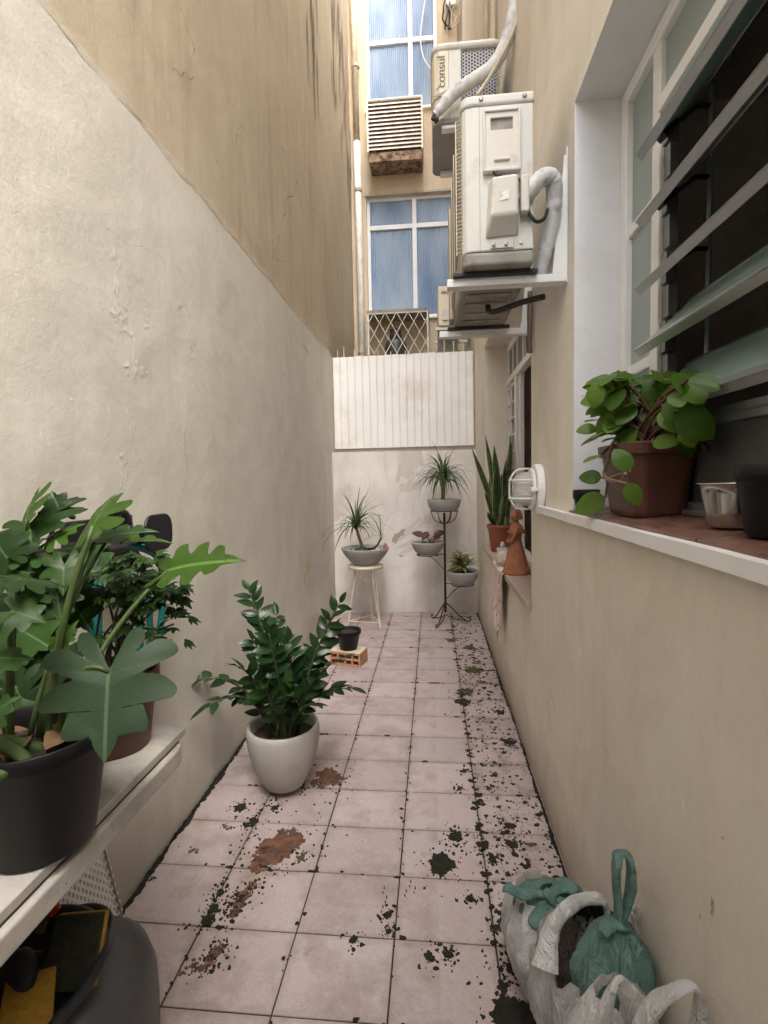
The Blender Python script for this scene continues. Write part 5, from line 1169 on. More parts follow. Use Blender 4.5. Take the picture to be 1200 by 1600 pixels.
for (px, py), Y, w in [((737, 700), 4.05, .022), ((758, 678), 4.12, .022), ((772, 695), 4.05, .026), ((803, 677), 4.2, .024), ((800, 690), 4.0, .024), ((790, 720), 4.0, .026), ((777, 720), 3.98, .026), ((765, 740), 4.15, .02), ((797, 700), 4.15, .026), ((757, 770), 3.98, .018), ((784, 740), 4.08, .024), ((802, 730), 4.05, .02), ((770, 760), 4.02, .022), ((792, 760), 3.97, .020), ((762, 800), 3.96, .018)]:
    tip = onY(px, py, Y); tip.x = min(tip.x, .625)
    base = SC + Vector((rk_.uniform(-.05, .05), rk_.uniform(-.05, .05), .185)); sword(base, tip, w, (rk_.uniform(-.01, .02), 0, rk_.uniform(-.02, .06)), rk_.uniform(-.6, .6))
# --- terracotta figurine, rough shell, little glass, cloth
FC = Vector((.497, 3.13, .823))
fg = thing('clay_figurine', 'terracotta figurine of a woman in a flared skirt on the far sill', 'figurine', tuple(FC))
def flute(p, w, t): 
    k_ = 1 + (.05 * math.sin(w * 11) + .03 * math.sin(w * 5 + 1)) * max(0, 1 - t * 1.6); return Vector((p.x * k_, p.y * k_, p.z))
body = [(.082, 0), (.084, .008), (.078, .02), (.064, .07), (.052, .12), (.040, .165), (.031, .195), (.029, .215), (.034, .245), (.040, .270), (.036, .288), (.022, .300), (.013, .308), (.012, .322)]
MB().lathe(body, 44, tuple(FC), fn=flute, sy=.95).build('robed_body', 'terracotta', fg, smooth=True)
MB().lathe([(.010, 0), (.022, .010), (.027, .026), (.027, .042), (.020, .058), (.006, .066)], 20, (FC.x - .006, FC.y, FC.z + .318), fn=lambda p, w, t: p + Vector((-.006 * max(0, math.cos(w + math.pi)) ** 6 * (1 if .3 < t < .6 else 0), 0, 0))).build('head', 'terracotta', fg, smooth=True)
hm = MB()
for i in range(16):
    a = R(-110 + 220 * (i % 8) / 7); zz_ = FC.z + .352 + .018 * (i // 8); r_ = .027 - .006 * (i // 8)
    hm.tube(spline([(FC.x + r_ * math.cos(a) * .6, FC.y + r_ * math.sin(a), zz_ + .012), (FC.x + r_ * math.cos(a) + .002, FC.y + r_ * math.sin(a) * 1.1, zz_), (FC.x + r_ * math.cos(a) + .006, FC.y + r_ * math.sin(a) * 1.1, zz_ - .024)]), .0075, 6)
tag(hm.build('hair', 'terracotta', fg, smooth=True), kind='stuff')
for s_ in (-1, 1): MB().tube(spline([FC + Vector((0, s_ * .040, .275)), FC + Vector((-.018, s_ * .054, .235)), FC + Vector((-.040, s_ * .045, .200)), FC + Vector((-.052, s_ * .014, .196)), FC + Vector((-.054, s_ * .004, .200))]), [.013 - .0003 * i for i in range(25)], 8).build('arm', 'terracotta', fg, smooth=True)
MB().lathe([(.05, 0), (.056, .004), (.036, .03), (.030, .04)], 24, (FC.x, FC.y, FC.z + .245), fn=flute).build('shawl', 'terracotta', fg, smooth=True)
q = Vector((.462, 3.36, .823))
sh = thing('rough_shell', 'rough cream coloured stone or shell beside the figurine', 'stone', tuple(q))
MB().lathe([(.02, .001), (.045, .012), (.060, .038), (.060, .062), (.042, .088), (.018, .100), (.001, .103)], 28, tuple(q), fn=lambda p, w, t: p * (1 + .22 * noise.noise(p * 26) + .10 * noise.noise(p * 70))).build('shell', 'stone_rock', sh, smooth=True)
q = Vector((.472, 3.56, .823))
gl = thing('small_glass', 'small clear glass standing behind the rough shell', 'glass', tuple(q))
MB().lathe([(.001, 0), (.028, 0), (.034, .02), (.040, .10), (.038, .10), (.032, .022), (.001, .008)], 28, tuple(q), cap=False).build('tumbler', 'clear_ribbed', gl, smooth=True)
MB().lathe([(.016, .10), (.016, .125), (.012, .13), (.012, .14)], 14, tuple(q)).build('stopper', 'clear_ribbed', gl, smooth=True)
cl = MB()
def clothf(u, v):
    y = 3.10 + .50 * u; 
    if v < .22:
        t = v / .22; x = .56 - (.56 - .412) * t; z = .8275 + .003 * noise.noise(Vector((u * 6, v * 9, 0)))
    else:
        t = (v - .22) / .78; x = .410 - .006 * t + .010 * math.sin(u * 11 + t * 2) * t ** .5 + .006 * noise.noise(Vector((u * 5, t * 4, 2))); z = .822 - t * (.36 + .12 * (1 - abs(u - .45) * 2))
        y = y + (3.36 - y) * t * .62
    return (x, y, z)
cl.grid(clothf, 30, 44)
tag(cl.build('dish_cloth', 'cloth_pink', smooth=True, solid=.003, fixn=False), 'faded pink and white cloth draped over the far sill', 'cloth')

# ================================================================ LEFT FOREGROUND
ct = thing('marble_counter', 'stained white marble counter slab fixed to the left wall', 'counter', (-.83, .5, .76))
MB().prism([(XL + .006, -.6), (-.618, -.6), (-.618, 1.180), (-.626, 1.19), (XL + .006, 1.19)], 'z', .781, .8).build('top_slab', 'marble', ct, bev=.003)
MB().prism([(XL + .006, -.6), (-.606, -.6), (-.606, 1.120), (-.612, 1.145), (-.630, 1.16), (XL + .006, 1.16)], 'z', .732, .776).build('under_slab', 'marble', ct, bev=.006, seg=3)
MB().box((XL + .006, -.55, 0), (-.66, -.40, .7315)).build('support', 'wall_grey', ct)
MB().box((-.64, -.58, .776), (-.62, 1.15, .7808)).build('joint_bed', 'crack_dark', ct)
# perforated sheet leaning under the counter
ms = thing('mesh_sheet', 'white perforated metal sheet leaning on the wall under the counter', 'mesh sheet', (-1.0, 1.1, 0))
b = MB(); dy, dz, hw_ = .022, .026, .0035
def mp(y, z): return (XL + .012 + .10 * (1 - z / .46), y, z)
y0m, y1m, z1m = .86, 1.375, .46
i = 0; y = y0m
while y < y1m:
    z = .01
    while z < z1m:
        for sg in (1, -1):
            a = (y, z + dz / 2 - sg * dz / 2 * 0); 
        p = [(y, z + dz/2), (y + dy/2, z + dz), (y + dy, z + dz/2), (y + dy/2, z)]
        q_ = [(y + hw_*1.7, z + dz/2), (y + dy/2, z + dz - hw_*1.6), (y + dy - hw_*1.7, z + dz/2), (y + dy/2, z + hw_*1.6)]
        if y + dy <= y1m + .01: b.add([mp(*v) for v in p] + [mp(*v) for v in q_], [(k_, (k_+1) % 4, 4 + (k_+1) % 4, 4 + k_) for k_ in range(4)])
        p2 = [(u + dy/2, v + dz/2) for u, v in p]; q2 = [(u + dy/2, v + dz/2) for u, v in q_]
        b.add([mp(*v) for v in p2] + [mp(*v) for v in q2], [(k_, (k_+1) % 4, 4 + (k_+1) % 4, 4 + k_) for k_ in range(4)])
        z += dz
    y += dy
tag(b.build('perforated_sheet', 'white_paint', ms, solid=.0015), kind='stuff')
MB().tube([mp(y1m + .012, .0), mp(y1m + .012, z1m + .02)], .004, 6).build('edge_rod', 'alu_dark', ms)
# gas cylinder and tray of cleaning things
G0 = Vector((-.835, 1.03, 0))
gcl = thing('gas_cylinder', 'dark grey steel gas cylinder at the bottom left under the counter', 'cylinder', tuple(G0))
MB().lathe([(.12, .002), (.13, .03), (.16, .05), (.175, .09), (.177, .17), (.175, .235), (.160, .285), (.125, .318), (.07, .335), (.03, .34)], 48, tuple(G0)).build('body', 'gas_steel', gcl, smooth=True)
MB().lathe([(.085, .325), (.088, .380), (.085, .384), (.081, .380), (.079, .330)], 32, tuple(G0), cap=False).build('collar', 'gas_steel', gcl, smooth=True)
Tc = Vector((-.835, .86, .392))
ty_ = thing('black_basin', 'shallow black plastic basin of sponges resting on the gas cylinder', 'basin', tuple(Tc))
tilt = T3(tuple(Tc)) @ Matrix.Diagonal((.86, .86, .9, 1)) @ Matrix.Rotation(R(-2), 4, 'Y') @ Matrix.Rotation(R(1), 4, 'X')
o = MB().lathe([(.001, 0), (.150, 0), (.165, .006), (.185, .050), (.196, .056), (.206, .052), (.207, .060), (.196, .066), (.180, .060), (.158, .012), (.001, .006)], 56, cap=False).build('basin', 'dark_plastic', ty_, smooth=True); o.matrix_basis = tilt
def sponge(name, lab, loc, rot, sz, m1, m2):
    t = thing(name, lab, 'sponge', loc); a, c, e = sz
    mt = T3(loc) @ rot
    o1 = MB().box((-a/2, -c/2, 0), (a/2, c/2, e * .72)).build('foam', m1, t, bev=.006, seg=2); o1.matrix_basis = mt
    o2 = MB().box((-a/2 + .001, -c/2 + .001, e * .721), (a/2 - .001, c/2 - .001, e)).build('scouring_pad', m2, t, bev=.003); o2.matrix_basis = mt
p = onY(128, 1465, .93)
sponge('sponge', 'upright dirty green scouring sponge with yellow edge in the basin', (-.735, .930, Tc.z + .060), Matrix.Rotation(R(10), 4, 'Z') @ Matrix.Rotation(R(58), 4, 'X'), (.100, .125, .030), 'sponge_yellow', 'sponge_green')
p = onY(95, 1560, .80)
sponge('sponge', 'worn yellow sponge lying flat at the front of the basin', (-.755, .81, Tc.z + .030), Matrix.Rotation(R(35), 4, 'Z') @ Matrix.Rotation(R(8), 4, 'Y'), (.085, .14, .036), 'sponge_yellow', 'sponge_yellow')
p = onY(88, 1490, .85)
sc = thing('round_brush', 'round dark scrubbing brush leaning in the basin', 'brush', tuple(p))
o = MB().lathe([(.001, 0), (.040, 0), (.046, .006), (.046, .018), (.040, .024), (.028, .028), (.001, .029)], 30).build('disc', 'dark_plastic', sc, smooth=True); o.matrix_basis = T3((-.805, .865, Tc.z + .060)) @ Matrix.Rotation(R(58), 4, 'X') @ Matrix.Rotation(R(-20), 4, 'Y')
o = MB().tube(spline([(-.80, .90, Tc.z + .06), (-.86, .86, Tc.z + .10), (-.90, .78, Tc.z + .11), (-.93, .66, Tc.z + .10)]), .013, 8).build('handle', 'black_plastic', sc, smooth=True)
p = onX(80, 1417, -.84)
tg = thing('red_knob', 'small red orange pentagonal knob above the basin', 'knob', tuple(p))
o = MB().prism([(.022 * math.cos(R(90 + 72 * i)), .022 * math.sin(R(90 + 72 * i))) for i in range(5)], 'y', -.005, .005).build('knob', 'tag_red', tg, bev=.003); o.matrix_basis = T3(p) @ Matrix.Rotation(R(20), 4, 'Y')
MB().tube(spline([p + Vector((0, .006, -.01)), p + Vector((-.025, .01, -.035)), p + Vector((-.03, .0, -.06))]), .010, 8).build('stub', 'brown_cable', tg, smooth=True)

# --- hose hanger with green hose on the left wall
hh = thing('hose_hanger', 'dark plastic hose hanger on the left wall behind the plants', 'hose hanger', (XL, 1.7, 1.2))
MB().box((XL + .006, 1.33, 1.17), (XL + .022, 1.66, 1.30)).build('back_plate', 'dark_plastic', hh, bev=.005)
def arch(u, v):
    a = math.pi * u; return (XL + .02 + .13 * v, 1.50 - .15 * math.cos(a), 1.20 + .055 * math.sin(a))
MB().grid(arch, 20, 4).build('saddle', 'dark_plastic', hh, smooth=True, solid=.008)
MB().prism(rrect(1.50, 1.665, 1.185, 1.305, .045), 'x', XL + .150, XL + .160).build('end_flange', 'dark_plastic', hh, bev=.004)
fl = rrect(1.29, 1.42, 1.22, 1.325, .04)
MB().tube([(XL + .155, u, v) for u, v in fl] + [(XL + .155, *fl[0])], .012, 8).build('handle', 'dark_plastic', hh, smooth=True)
hz_ = thing('garden_hose', 'glossy teal garden hose coiled over the wall hanger', 'hose', (XL + .08, 1.7, .75))
hp_ = []
for k_ in range(2):
    for i in range(24):
        a = 2 * math.pi * i / 24; r1 = .135 + .010 * k_ ; zc_ = .97 + .02 * noise.noise(Vector((k_, 1, 0)))
        hp_.append(Vector((XL + .045 + .028 * k_ + .028 * i / 24, 1.49 + r1 * math.sin(a), zc_ + (.28 - .012 * (k_ % 3)) * math.cos(a))))
MB().tube(hp_, .0105, 10).build('coil', 'hose_teal', hz_, smooth=True)
ep = onX(240, 1028, XL + .12)
MB().tube(spline([hp_[-1], onX(246, 870, XL + .14), onX(254, 930, XL + .13), onX(250, 985, XL + .12), ep]), .0115, 10).build('tail', 'hose_teal', hz_, smooth=True)
MB().tube([ep + Vector((0, .002, .020)), ep + Vector((-.001, -.003, -.012))], .0165, 12).build('collar', 'yellow_plastic', hz_, smooth=True)
MB().tube([ep + Vector((-.001, -.003, -.0125)), ep + Vector((-.006, -.008, -.05))], .014, 12).build('connector', 'black_plastic', hz_, smooth=True)

# --- lobed philodendrons
OUT = [(0, -.03), (.10, -.22), (.26, -.46), (.42, -.50), (.46, -.36), (.34, -.20), (.62, -.34), (.86, -.30), (.92, -.16), (.66, -.04), (.46, .05), (.72, .10), (.92, .26), (.84, .38), (.58, .30), (.40, .28), (.50, .46), (.56, .66), (.44, .72), (.28, .60), (.20, .62), (.14, .82), (0, 1)]
lob = {m_: lobed_mesh('leaf', m_, OUT, dr, .10, 4) for m_, dr in (('leaf_philo', .30), ('leaf_philo_big', .22), ('leaf_philo_top', .35))}
LONG = [(0, -.02), (.08, -.16), (.20, -.22), (.24, -.10), (.16, .02), (.30, .04), (.36, .16), (.24, .22), (.18, .28), (.32, .34), (.34, .46), (.22, .48), (.14, .52), (.24, .62), (.20, .72), (.11, .72), (.07, .84), (0, 1)]
lng = {m_: lobed_mesh('leaf', m_, LONG, .35, .25, 3) for m_ in ('leaf_philo', 'leaf_philo_top')}
def philo(parent, root, jp, Yj, tp_, Yt, nrm, mesh, wid=1.0, pr=.006, bow=.05, mat='stem_green'):
    j = onY(*jp, Yj); t = onY(*tp_, Yt); root = Vector(root)
    mid = root.lerp(j, .55) + Vector(((root.x - j.x) * .25, (root.y - j.y) * .2, bow))
    s = MB().tube(bez(root, mid, j, 10), [pr * (1 - .035 * i) for i in range(11)], 8).build('petiole', mat, parent, smooth=True)
    L = (t - j).length; part('leaf', mesh, frame(j, t - j, nrm, L, L * wid), s)
BC = Vector((-.668, .775, .801))
p1 = thing('philodendron', 'philodendron with large lobed leaves in the big black pot, bottom left', 'plant', tuple(BC))
pot_part(p1, 'pot', 'black_plastic', tuple(BC), taper_prof(.114, .080, .196, .010, .005), .160, .098, 48)
r1 = BC + Vector((0, 0, .165))
philo(p1, r1 + Vector((.03, .01, 0)), (170, 1050), .80, (158, 1192), .735, (.25, -.85, .50), lob['leaf_philo_big'], .84, .0055, .10)
philo(p1, r1 + Vector((.0, .02, 0)), (146, 822), .86, (168, 764), .92, (-.1, -.75, -.35), lob['leaf_philo_top'], .95, .0075, .02)
philo(p1, r1 + Vector((.02, .03, 0)), (262, 892), .98, (371, 858), .96, (.1, -.45, .75), lng['leaf_philo_top'], 1.15, .006, .02)
philo(p1, r1 + Vector((-.02, .03, 0)), (150, 842), .93, (243, 816), .95, (0, -.35, .8), lng['leaf_philo'], .8, .006, .02)
philo(p1, r1 + Vector((-.03, .02, 0)), (165, 848), .95, (268, 832), 1.0, (0, -.2, .8), lng['leaf_philo_top'], .7, .005, .02)
philo(p1, r1 + Vector((-.03, -.02, 0)), (30, 905), .72, (108, 908), .78, (0, -.3, .8), lob['leaf_philo'], .55, .006, .02)
philo(p1, r1 + Vector((-.04, -.01, 0)), (20, 955), .70, (68, 968), .70, (-.2, -.5, .7), lob['leaf_philo'], .9, .006, .02)
philo(p1, r1 + Vector((-.05, .0, 0)), (-30, 1030), .68, (55, 1022), .72, (0, -.5, .8), lob['leaf_philo'], .7, .006, .02)
philo(p1, r1 + Vector((-.05, -.03, 0)), (-20, 1120), .66, (28, 1085), .68, (.1, -.6, .7), lob['leaf_philo'], .7, .006, .02)
philo(p1, r1 + Vector((.02, .0, 0)), (90, 1010), .82, (120, 968), .84, (.3, -.8, .3), lng['leaf_philo_top'], 1.0, .006, .0)
MB().tube(spline([r1 + Vector((.02, -.01, .0)), r1 + Vector((-.02, -.05, .035)), onY(40, 1190, .70), onY(-15, 1215, .66)]), .010, 8).build('fallen_petiole', 'stem_green', p1, smooth=True)
dl = leaf_mesh('dry_leaf', 'dry_leaf', oval(.3), 1, .5, .2, 7, .05)
for i in range(9):
    a = i * 2.4; part('dry_leaf', dl, frame(r1 + Vector((.06 * math.cos(a), .06 * math.sin(a) - .01, .008 + .003 * (i % 3))), (math.cos(a * 1.7), math.sin(a * 1.7), .15), (0, -.3, 1), .055 + .012 * (i % 3)), p1)
B2 = Vector((-.925, 1.08, .801))
p2 = thing('philodendron', 'bushy philodendron in a brown pot against the wall, far left', 'plant', tuple(B2))
pot_part(p2, 'pot', 'brown_plastic', tuple(B2), taper_prof(.095, .070, .165, .010, .004), .14, .084, 40)
r2 = B2 + Vector((0, 0, .14))
for jp, Yj, tp_, Yt, nn_, ms_, wd in [((42, 812), 1.0, (40, 775), 1.05, (.1, -.8, -.3), 'leaf_philo_top', 1.2), ((46, 818), 1.02, (44, 852), .96, (0, -.6, .5), 'leaf_philo', 1.5), ((95, 800), 1.05, (78, 766), 1.05, (.3, -.8, .2), 'leaf_philo', .9), ((85, 838), 1.02, (128, 812), 1.04, (-.2, -.5, .7), 'leaf_philo_top', .7),
                                      ((55, 865), 1.0, (125, 856), 1.02, (0, -.2, .9), 'leaf_philo', .7), ((95, 885), 1.05, (160, 890), 1.05, (0, -.6, .7), 'leaf_philo', .9), ((40, 895), .96, (-30, 880), .96, (0, -.5, .8), 'leaf_philo', .8), ((75, 900), 1.0, (80, 945), .95, (0, -.8, .5), 'leaf_philo', 1.0),
                                      ((45, 930), .96, (0, 965), .92, (-.2, -.7, .5), 'leaf_philo', 1.0), ((110, 935), 1.08, (140, 985), 1.04, (.2, -.8, .4), 'leaf_philo', .8), ((35, 985), .94, (75, 1010), .90, (0, -.7, .5), 'leaf_philo', .9), ((30, 1020), .92, (10, 1062), .88, (0, -.8, .4), 'leaf_philo', .9),
                                      ((60, 1050), .93, (85, 1090), .90, (0, -.8, .5), 'leaf_philo', .9), ((25, 1075), .88, (45, 1120), .86, (0, -.8, .5), 'leaf_philo', .9), ((90, 975), 1.05, (115, 940), 1.05, (.2, -.9, .2), 'leaf_philo_top', .5), ((70, 960), .98, (60, 1010), .95, (-.2, -.8, .4), 'leaf_philo', .9), ((10, 870), .95, (-20, 830), .95, (0, -.7, .3), 'leaf_philo', 1.0), ((15, 1110), .86, (60, 1140), .84, (0, -.7, .6), 'leaf_philo', .8)]:
    philo(p2, r2 + Vector((random.uniform(-.04, .04), random.uniform(-.04, .04), 0)), jp, Yj, tp_, Yt, nn_, lob[ms_], wd, .0058, .03, 'stem_dark' if ms_ == 'leaf_philo' else 'stem_green')
rq = random.Random(77)
for i in range(20):
    jx, jy = rq.uniform(-10, 115), rq.uniform(850, 1090); a = rq.uniform(0, 6.28); L_ = rq.uniform(38, 62); Yj = rq.uniform(.95, 1.14) - max(0, (jy - 980)) * .0011
    philo(p2, r2 + Vector((rq.uniform(-.04, .04), rq.uniform(-.04, .04), 0)), (jx, jy), Yj, (jx + L_ * math.cos(a), jy + L_ * .6 * math.sin(a) + 12), Yj - .03, (rq.uniform(-.3, .3), -.6, .6), lob['leaf_philo'], rq.uniform(.7, 1.0), .0042, .03, 'stem_dark')
# --- small leaved aralia in the brown pot
A0 = Vector((-.742, 1.085, .801))
ar = thing('aralia', 'small leaved aralia in a brown plastic pot on the counter end', 'plant', tuple(A0))
pot_part(ar, 'pot', 'brown_plastic', tuple(A0), taper_prof(.104, .078, .178, .010, .004), .150, .092, 44)
b = MB()           # a palmate cluster of notched leaflets
for k_ in range(5):
    a = R(-70 + 35 * k_); L = 1.0 if k_ == 2 else (.85 if k_ in (1, 3) else .65); d = Vector((math.sin(a), math.cos(a), 0)); s_ = Vector((d.y, -d.x, 0))
    outl = [(0, 0), (.16, .25), (.26, .42), (.17, .50), (.25, .66), (.13, .72), (.10, .86), (0, 1), (-.10, .86), (-.13, .72), (-.25, .66), (-.17, .50), (-.26, .42), (-.16, .25)]
    vs = [d * y * L + s_ * x * L + Vector((0, 0, abs(x) * .25 - .35 * (y * L) ** 2 + .002 * k_)) for x, y in outl] + [d * t * L + Vector((0, 0, -.35 * (t * L) ** 2)) for t in (.3, .6)]
    c_ = len(outl); fs = [(0, 1, c_), (1, 2, c_), (2, 3, c_ + 1, c_), (3, 4, c_ + 1), (4, 5, c_ + 1), (5, 6, c_ + 1), (6, 7, c_ + 1), (7, 8, c_ + 1), (8, 9, c_ + 1), (9, 10, c_ + 1), (10, 11, c_ + 1), (11, 12, c_, c_ + 1), (12, 13, c_), (13, 0, c_)]
    b.add(vs, fs)
arl = b.mesh('leaf', 'leaf_aralia', False, fixn=False)
ra = random.Random(15); rt = A0 + Vector((0, 0, .150))
heads = [((200, 880), 1.10, 15), ((178, 900), 1.05, 13), ((232, 880), 1.12, 13), ((250, 905), 1.10, 14), ((272, 925), 1.08, 13), ((215, 912), 1.02, 15), ((190, 935), 1.04, 14), ((165, 925), 1.08, 11), ((228, 935), 1.05, 13), ((255, 945), 1.08, 8), ((200, 960), 1.06, 8), ((160, 995), 1.04, 4), ((215, 975), 1.03, 6), ((245, 900), 1.18, 8), ((272, 975), 1.03, 5), ((268, 1000), 1.02, 4), ((210, 1018), 1.02, 3)]
for (px, py), Y, n in heads:
    tip = onY(px, py, Y); base = rt + Vector((ra.uniform(-.05, .05), ra.uniform(-.04, .04), 0))
    pts = bez(base, base.lerp(tip, .5) + Vector(((base.x - tip.x) * .4, 0, .03)), tip, 9)
    s = MB().tube(pts, [.0042 * (1 - .06 * i) for i in range(10)], 6).build('stem', 'bark_dark', ar, smooth=True)
    for i in range(n):
        a = ra.uniform(0, 6.28); e = ra.uniform(-.3, .7); d = Vector((math.cos(a) * math.cos(e), math.sin(a) * math.cos(e), math.sin(e)))
        p = tip + d * ra.uniform(.002, .032) + Vector((0, 0, ra.uniform(-.015, .015)))
        part('leaf', arl, frame(p, d + Vector((0, 0, -.2)), Vector((0, -.35, .9)), ra.uniform(.024, .040)), s)

# ================================================================ PLASTIC BAGS BY THE RIGHT WALL
def bag(parent, name, mat, c, rx, ry, h, neck, seed, lean=(0, 0), open_top=False, nr=34, na=64, wall=True):
    b = MB(); c = Vector(c)
    for i in range(nr + 1):
        t = i / nr
        if open_top: prof_ = (.72 + .36 * math.sin(min(1, t * 1.25) * math.pi * .55)) * (1 - .10 * t)
        else: prof_ = (.70 + .36 * math.sin(min(1, t * 1.3) * math.pi / 2)) * (1 - max(0, (t - .45) / .55) ** 1.5) + neck * max(0, (t - .45) / .55) ** .8
        if i == 0: prof_ *= .9
        for j in range(na):
            w = 2 * math.pi * j / na; dx, dy = math.cos(w), math.sin(w)
            sd_ = Vector((dx * 1.4 + seed, dy * 1.4, t * 2.0)); fold = .14 * noise.noise(sd_) + .06 * noise.noise(sd_ * 3.3) + .10 * (abs(noise.noise(Vector((dx * 3.1 + seed, dy * 3.1, t * 1.1 + seed)))) * 2 - .5) * (.25 + t) + .035 * noise.noise(sd_ * 9)
            pl_ = .07 * math.sin(w * 13 + 4 * noise.noise(Vector((dx * 2, dy * 2, seed)))) * max(0, t - .25) ** 1.2; r = prof_ * (1 + fold + pl_)
            p = c + Vector((dx * rx * r + lean[0] * t * t, dy * ry * r + lean[1] * t * t, h * t + (.022 * noise.noise(sd_ * 2.1) if 0 < i else 0) * (1 if open_top else (1 - t)) + (.035 * noise.noise(Vector((dx * 2, dy * 2, seed))) * t if open_top else 0)))
            if wall: p.x = min(p.x, XR - .006)
            p.z = max(p.z, .003); b.v.append(tuple(p))
    for i in range(nr):
        for j in range(na): b.f.append((i*na+j, i*na+(j+1) % na, (i+1)*na+(j+1) % na, (i+1)*na+j))
    b.f.append(tuple(range(na - 1, -1, -1)))
    return b.build(name, mat, parent, smooth=True, fixn=False)
def ribbon(parent, name, pts, w, mat, seed, up=(0, 0, 1), nsub=8):
    P = spline(pts, nsub); b = MB(); n = len(P); prev = None
    for i, p in enumerate(P):
        t = (P[min(i+1, n-1)] - P[max(i-1, 0)]).normalized()
        s = Vector(up).cross(t) if prev is None else prev - t * prev.dot(t)
        s = s.normalized() if s.length > 1e-4 else t.orthogonal().normalized(); prev = s; nn_ = t.cross(s)
        ww = w[min(len(w) - 1, int(i / n * len(w)))] if isinstance(w, (list, tuple)) else w
        if isinstance(w, (list, tuple)):
            f_ = i / (n - 1) * (len(w) - 1); k_ = min(int(f_), len(w) - 2); ww = w[k_] + (w[k_ + 1] - w[k_]) * (f_ - k_)
        for j in range(13):
            a = 2 * math.pi * j / 12
            rr_ = ww * (1 + .35 * noise.noise(Vector((math.cos(a) * 1.8 + seed, math.sin(a) * 1.8, i * .12))) + .18 * noise.noise(Vector((math.cos(a) * 4 + seed, math.sin(a) * 4, i * .3))))
            b.v.append(tuple(p + s * math.cos(a) * rr_ + nn_ * math.sin(a) * rr_ * .45))
    for i in range(n - 1):
        for j in range(12): b.f.append((i*13+j, i*13+j+1, (i+1)*13+j+1, (i+1)*13+j))
    return b.build(name, mat, parent, smooth=True, fixn=False)
# back white bag closed by a green knotted bag
g1 = thing('plastic_bag', 'white bag with a teal green knotted top, leftmost of the bags', 'bag', (.29, 1.36, 0))
bag(g1, 'sack', 'bag_white', (.290, 1.36, .002), .108, .12, .295, .55, 3.1, (-.02, -.02))
kn = onY(858, 1398, 1.30)
bag(g1, 'knotted_top', 'bag_green', (kn.x + .012, kn.y + .035, kn.z - .115), .095, .085, .118, .22, 8.3, (-.01, -.02))
ribbon(g1, 'knot_ear', [kn, onY(835, 1397, 1.29), onY(812, 1395, 1.28), onY(793, 1386, 1.28), onY(788, 1390, 1.29)], [.010, .013, .020, .017, .008], 'bag_green', 2.0)
ribbon(g1, 'knot_ear', [kn, onY(872, 1388, 1.31), onY(890, 1384, 1.32), onY(905, 1392, 1.33)], [.010, .016, .024, .022], 'bag_green', 5.0)
ribbon(g1, 'knot', [kn + Vector((-.012, 0, .012)), kn + Vector((.004, -.014, .004)), kn + Vector((.012, -.004, -.014))], .014, 'bag_green', 6.0)
# open white bag with dark parcel
g2 = thing('plastic_bag', 'open white carrier bag holding a dark parcel, in the middle', 'bag', (.35, 1.14, 0))
bag(g2, 'sack', 'bag_white', (.345, 1.150, .002), .125, .115, .315, .5, 11.7, (.0, .0), True)
d_o = bag(g2, 'dark_parcel', 'bag_dark', (.365, 1.18, .10), .085, .075, .265, .62, 14.0, (0, 0)); 
h0, h1 = onY(858, 1462, 1.13), onY(940, 1432, 1.19)
ribbon(g2, 'handle', [onY(853, 1515, 1.10), h0, onY(880, 1425, 1.13), onY(905, 1407, 1.15), onY(930, 1403, 1.17), onY(945, 1412, 1.19), onY(950, 1435, 1.20)], [.030, .020, .015, .013, .014, .012, .018], 'bag_white', 1.0)
ribbon(g2, 'handle', [onY(1012, 1560, 1.13), onY(1003, 1500, 1.13), onY(990, 1440, 1.13), onY(985, 1422, 1.13), onY(992, 1420, 1.145), onY(1003, 1445, 1.15), onY(1012, 1490, 1.15), onY(1022, 1560, 1.15)], [.022, .017, .012, .009, .009, .012, .016, .022], 'bag_white', 9.0)
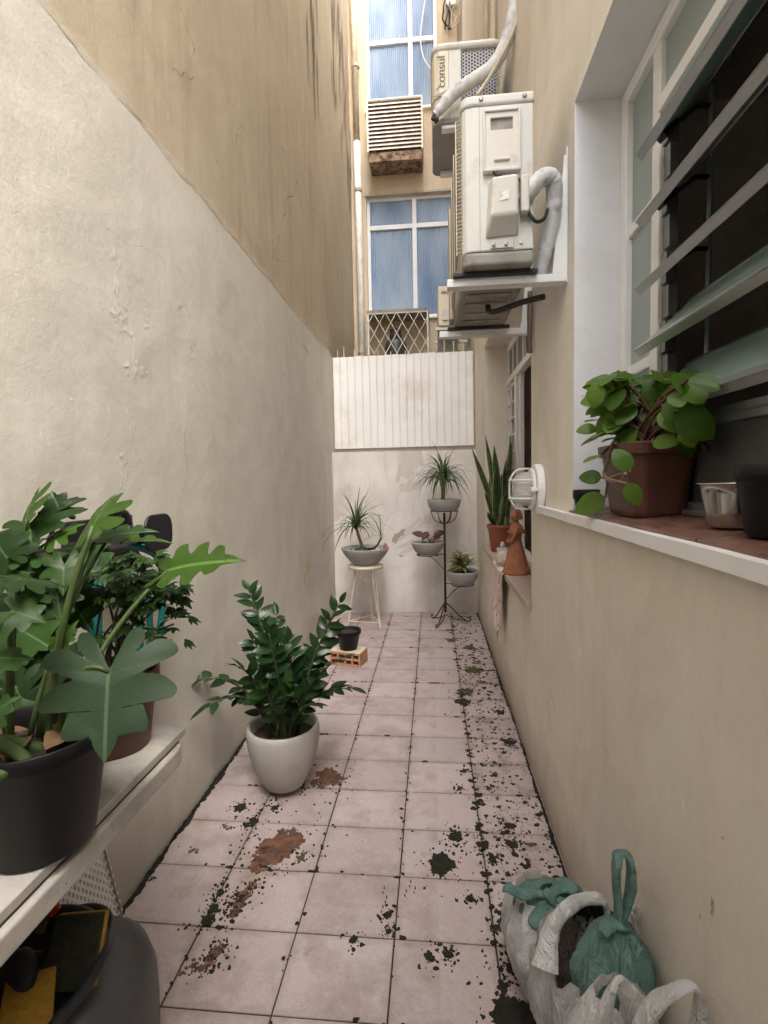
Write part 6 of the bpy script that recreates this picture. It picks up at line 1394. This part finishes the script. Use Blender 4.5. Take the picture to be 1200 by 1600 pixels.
# green knotted bag with long loop
g3 = thing('plastic_bag', 'teal green bag with a tall knotted loop leaning on the wall', 'bag', (.37, 1.06, 0))
kk = onY(965, 1440, 1.06)
bag(g3, 'sack', 'bag_green', (kk.x - .012, 1.055, kk.z - .235), .082, .075, .240, .20, 21.3, (.012, .005))
ribbon(g3, 'loop', [kk, onY(966, 1415, 1.06), onY(962, 1370, 1.06), onY(964, 1342, 1.06), onY(973, 1333, 1.06), onY(984, 1342, 1.06), onY(986, 1372, 1.06), onY(980, 1410, 1.06), onY(970, 1438, 1.06)], [.016, .016, .019, .017, .010, .016, .019, .017, .015], 'bag_green', 4.0)
ribbon(g3, 'knot', [kk + Vector((-.020, -.004, .004)), kk + Vector((-.004, -.018, .008)), kk + Vector((.016, -.010, .0)), kk + Vector((.020, .006, -.006))], .012, 'bag_green', 7.0)
ribbon(g3, 'knot_ear', [kk, onY(950, 1446, 1.04), onY(940, 1458, 1.03)], [.010, .018, .012], 'bag_green', 17.0)
# front white bag
g4 = thing('plastic_bag', 'white carrier bag with raised handles at the very front right', 'bag', (.36, .93, 0))
bag(g4, 'sack', 'bag_white', (.335, .935, .002), .110, .085, .435, .42, 31.1, (.0, .0))
ribbon(g4, 'handle', [onY(925, 1640, .88), onY(945, 1580, .87), onY(962, 1534, .88), onY(972, 1540, .89), onY(992, 1575, .90), onY(1000, 1630, .90)], [.030, .024, .012, .014, .026, .032], 'bag_white', 3.0)
ribbon(g4, 'handle', [onY(985, 1640, .86), onY(1015, 1580, .85), onY(1050, 1550, .84), onY(1080, 1540, .84), onY(1093, 1555, .845), onY(1094, 1580, .85), onY(1086, 1640, .86)], [.034, .024, .017, .012, .011, .012, .020], 'bag_white', 13.0)

# small chips and marks on the right wall
rc = MB()
for px, py, r, ax in [(1114, 1412, .010, .5), (1113, 1425, .007, .4), (905, 1345, .004, 1), (1095, 1432, .003, 1), (870, 800, .006, .7), (1130, 1310, .003, 1), (960, 1120, .003, 1), (815, 92, .012, .4)]:
    p = onX(px, py, XR); q = blob2d(r, 12, .6, px * .1, ax); rc.add([(XR - .001, p.y + a, p.z + c) for a, c in q], [tuple(range(12))])
tag(rc.build('paint_chip', 'chip_grey', rw), kind='stuff')

# repeats of one kind share a group
GROUPS = {'plastic_bag': 'plastic bags by the right wall', 'wall_bracket': 'brackets under the large condenser', 'air_conditioner': 'air conditioners on the right wall', 'sponge': 'sponges in the basin',
          'philodendron': 'philodendrons on the marble counter', 'potted_palm': 'ponytail palms by the back wall', 'small_pot': 'small black pots', 'wrapped_pipe': 'taped pipes of the condensers', 'gas_cylinder': 'gas cylinders'}
for o in bpy.data.objects:
    if o.parent is None and 'label' in o:
        g = GROUPS.get(o.name.split('.')[0])
        if g: o['group'] = g
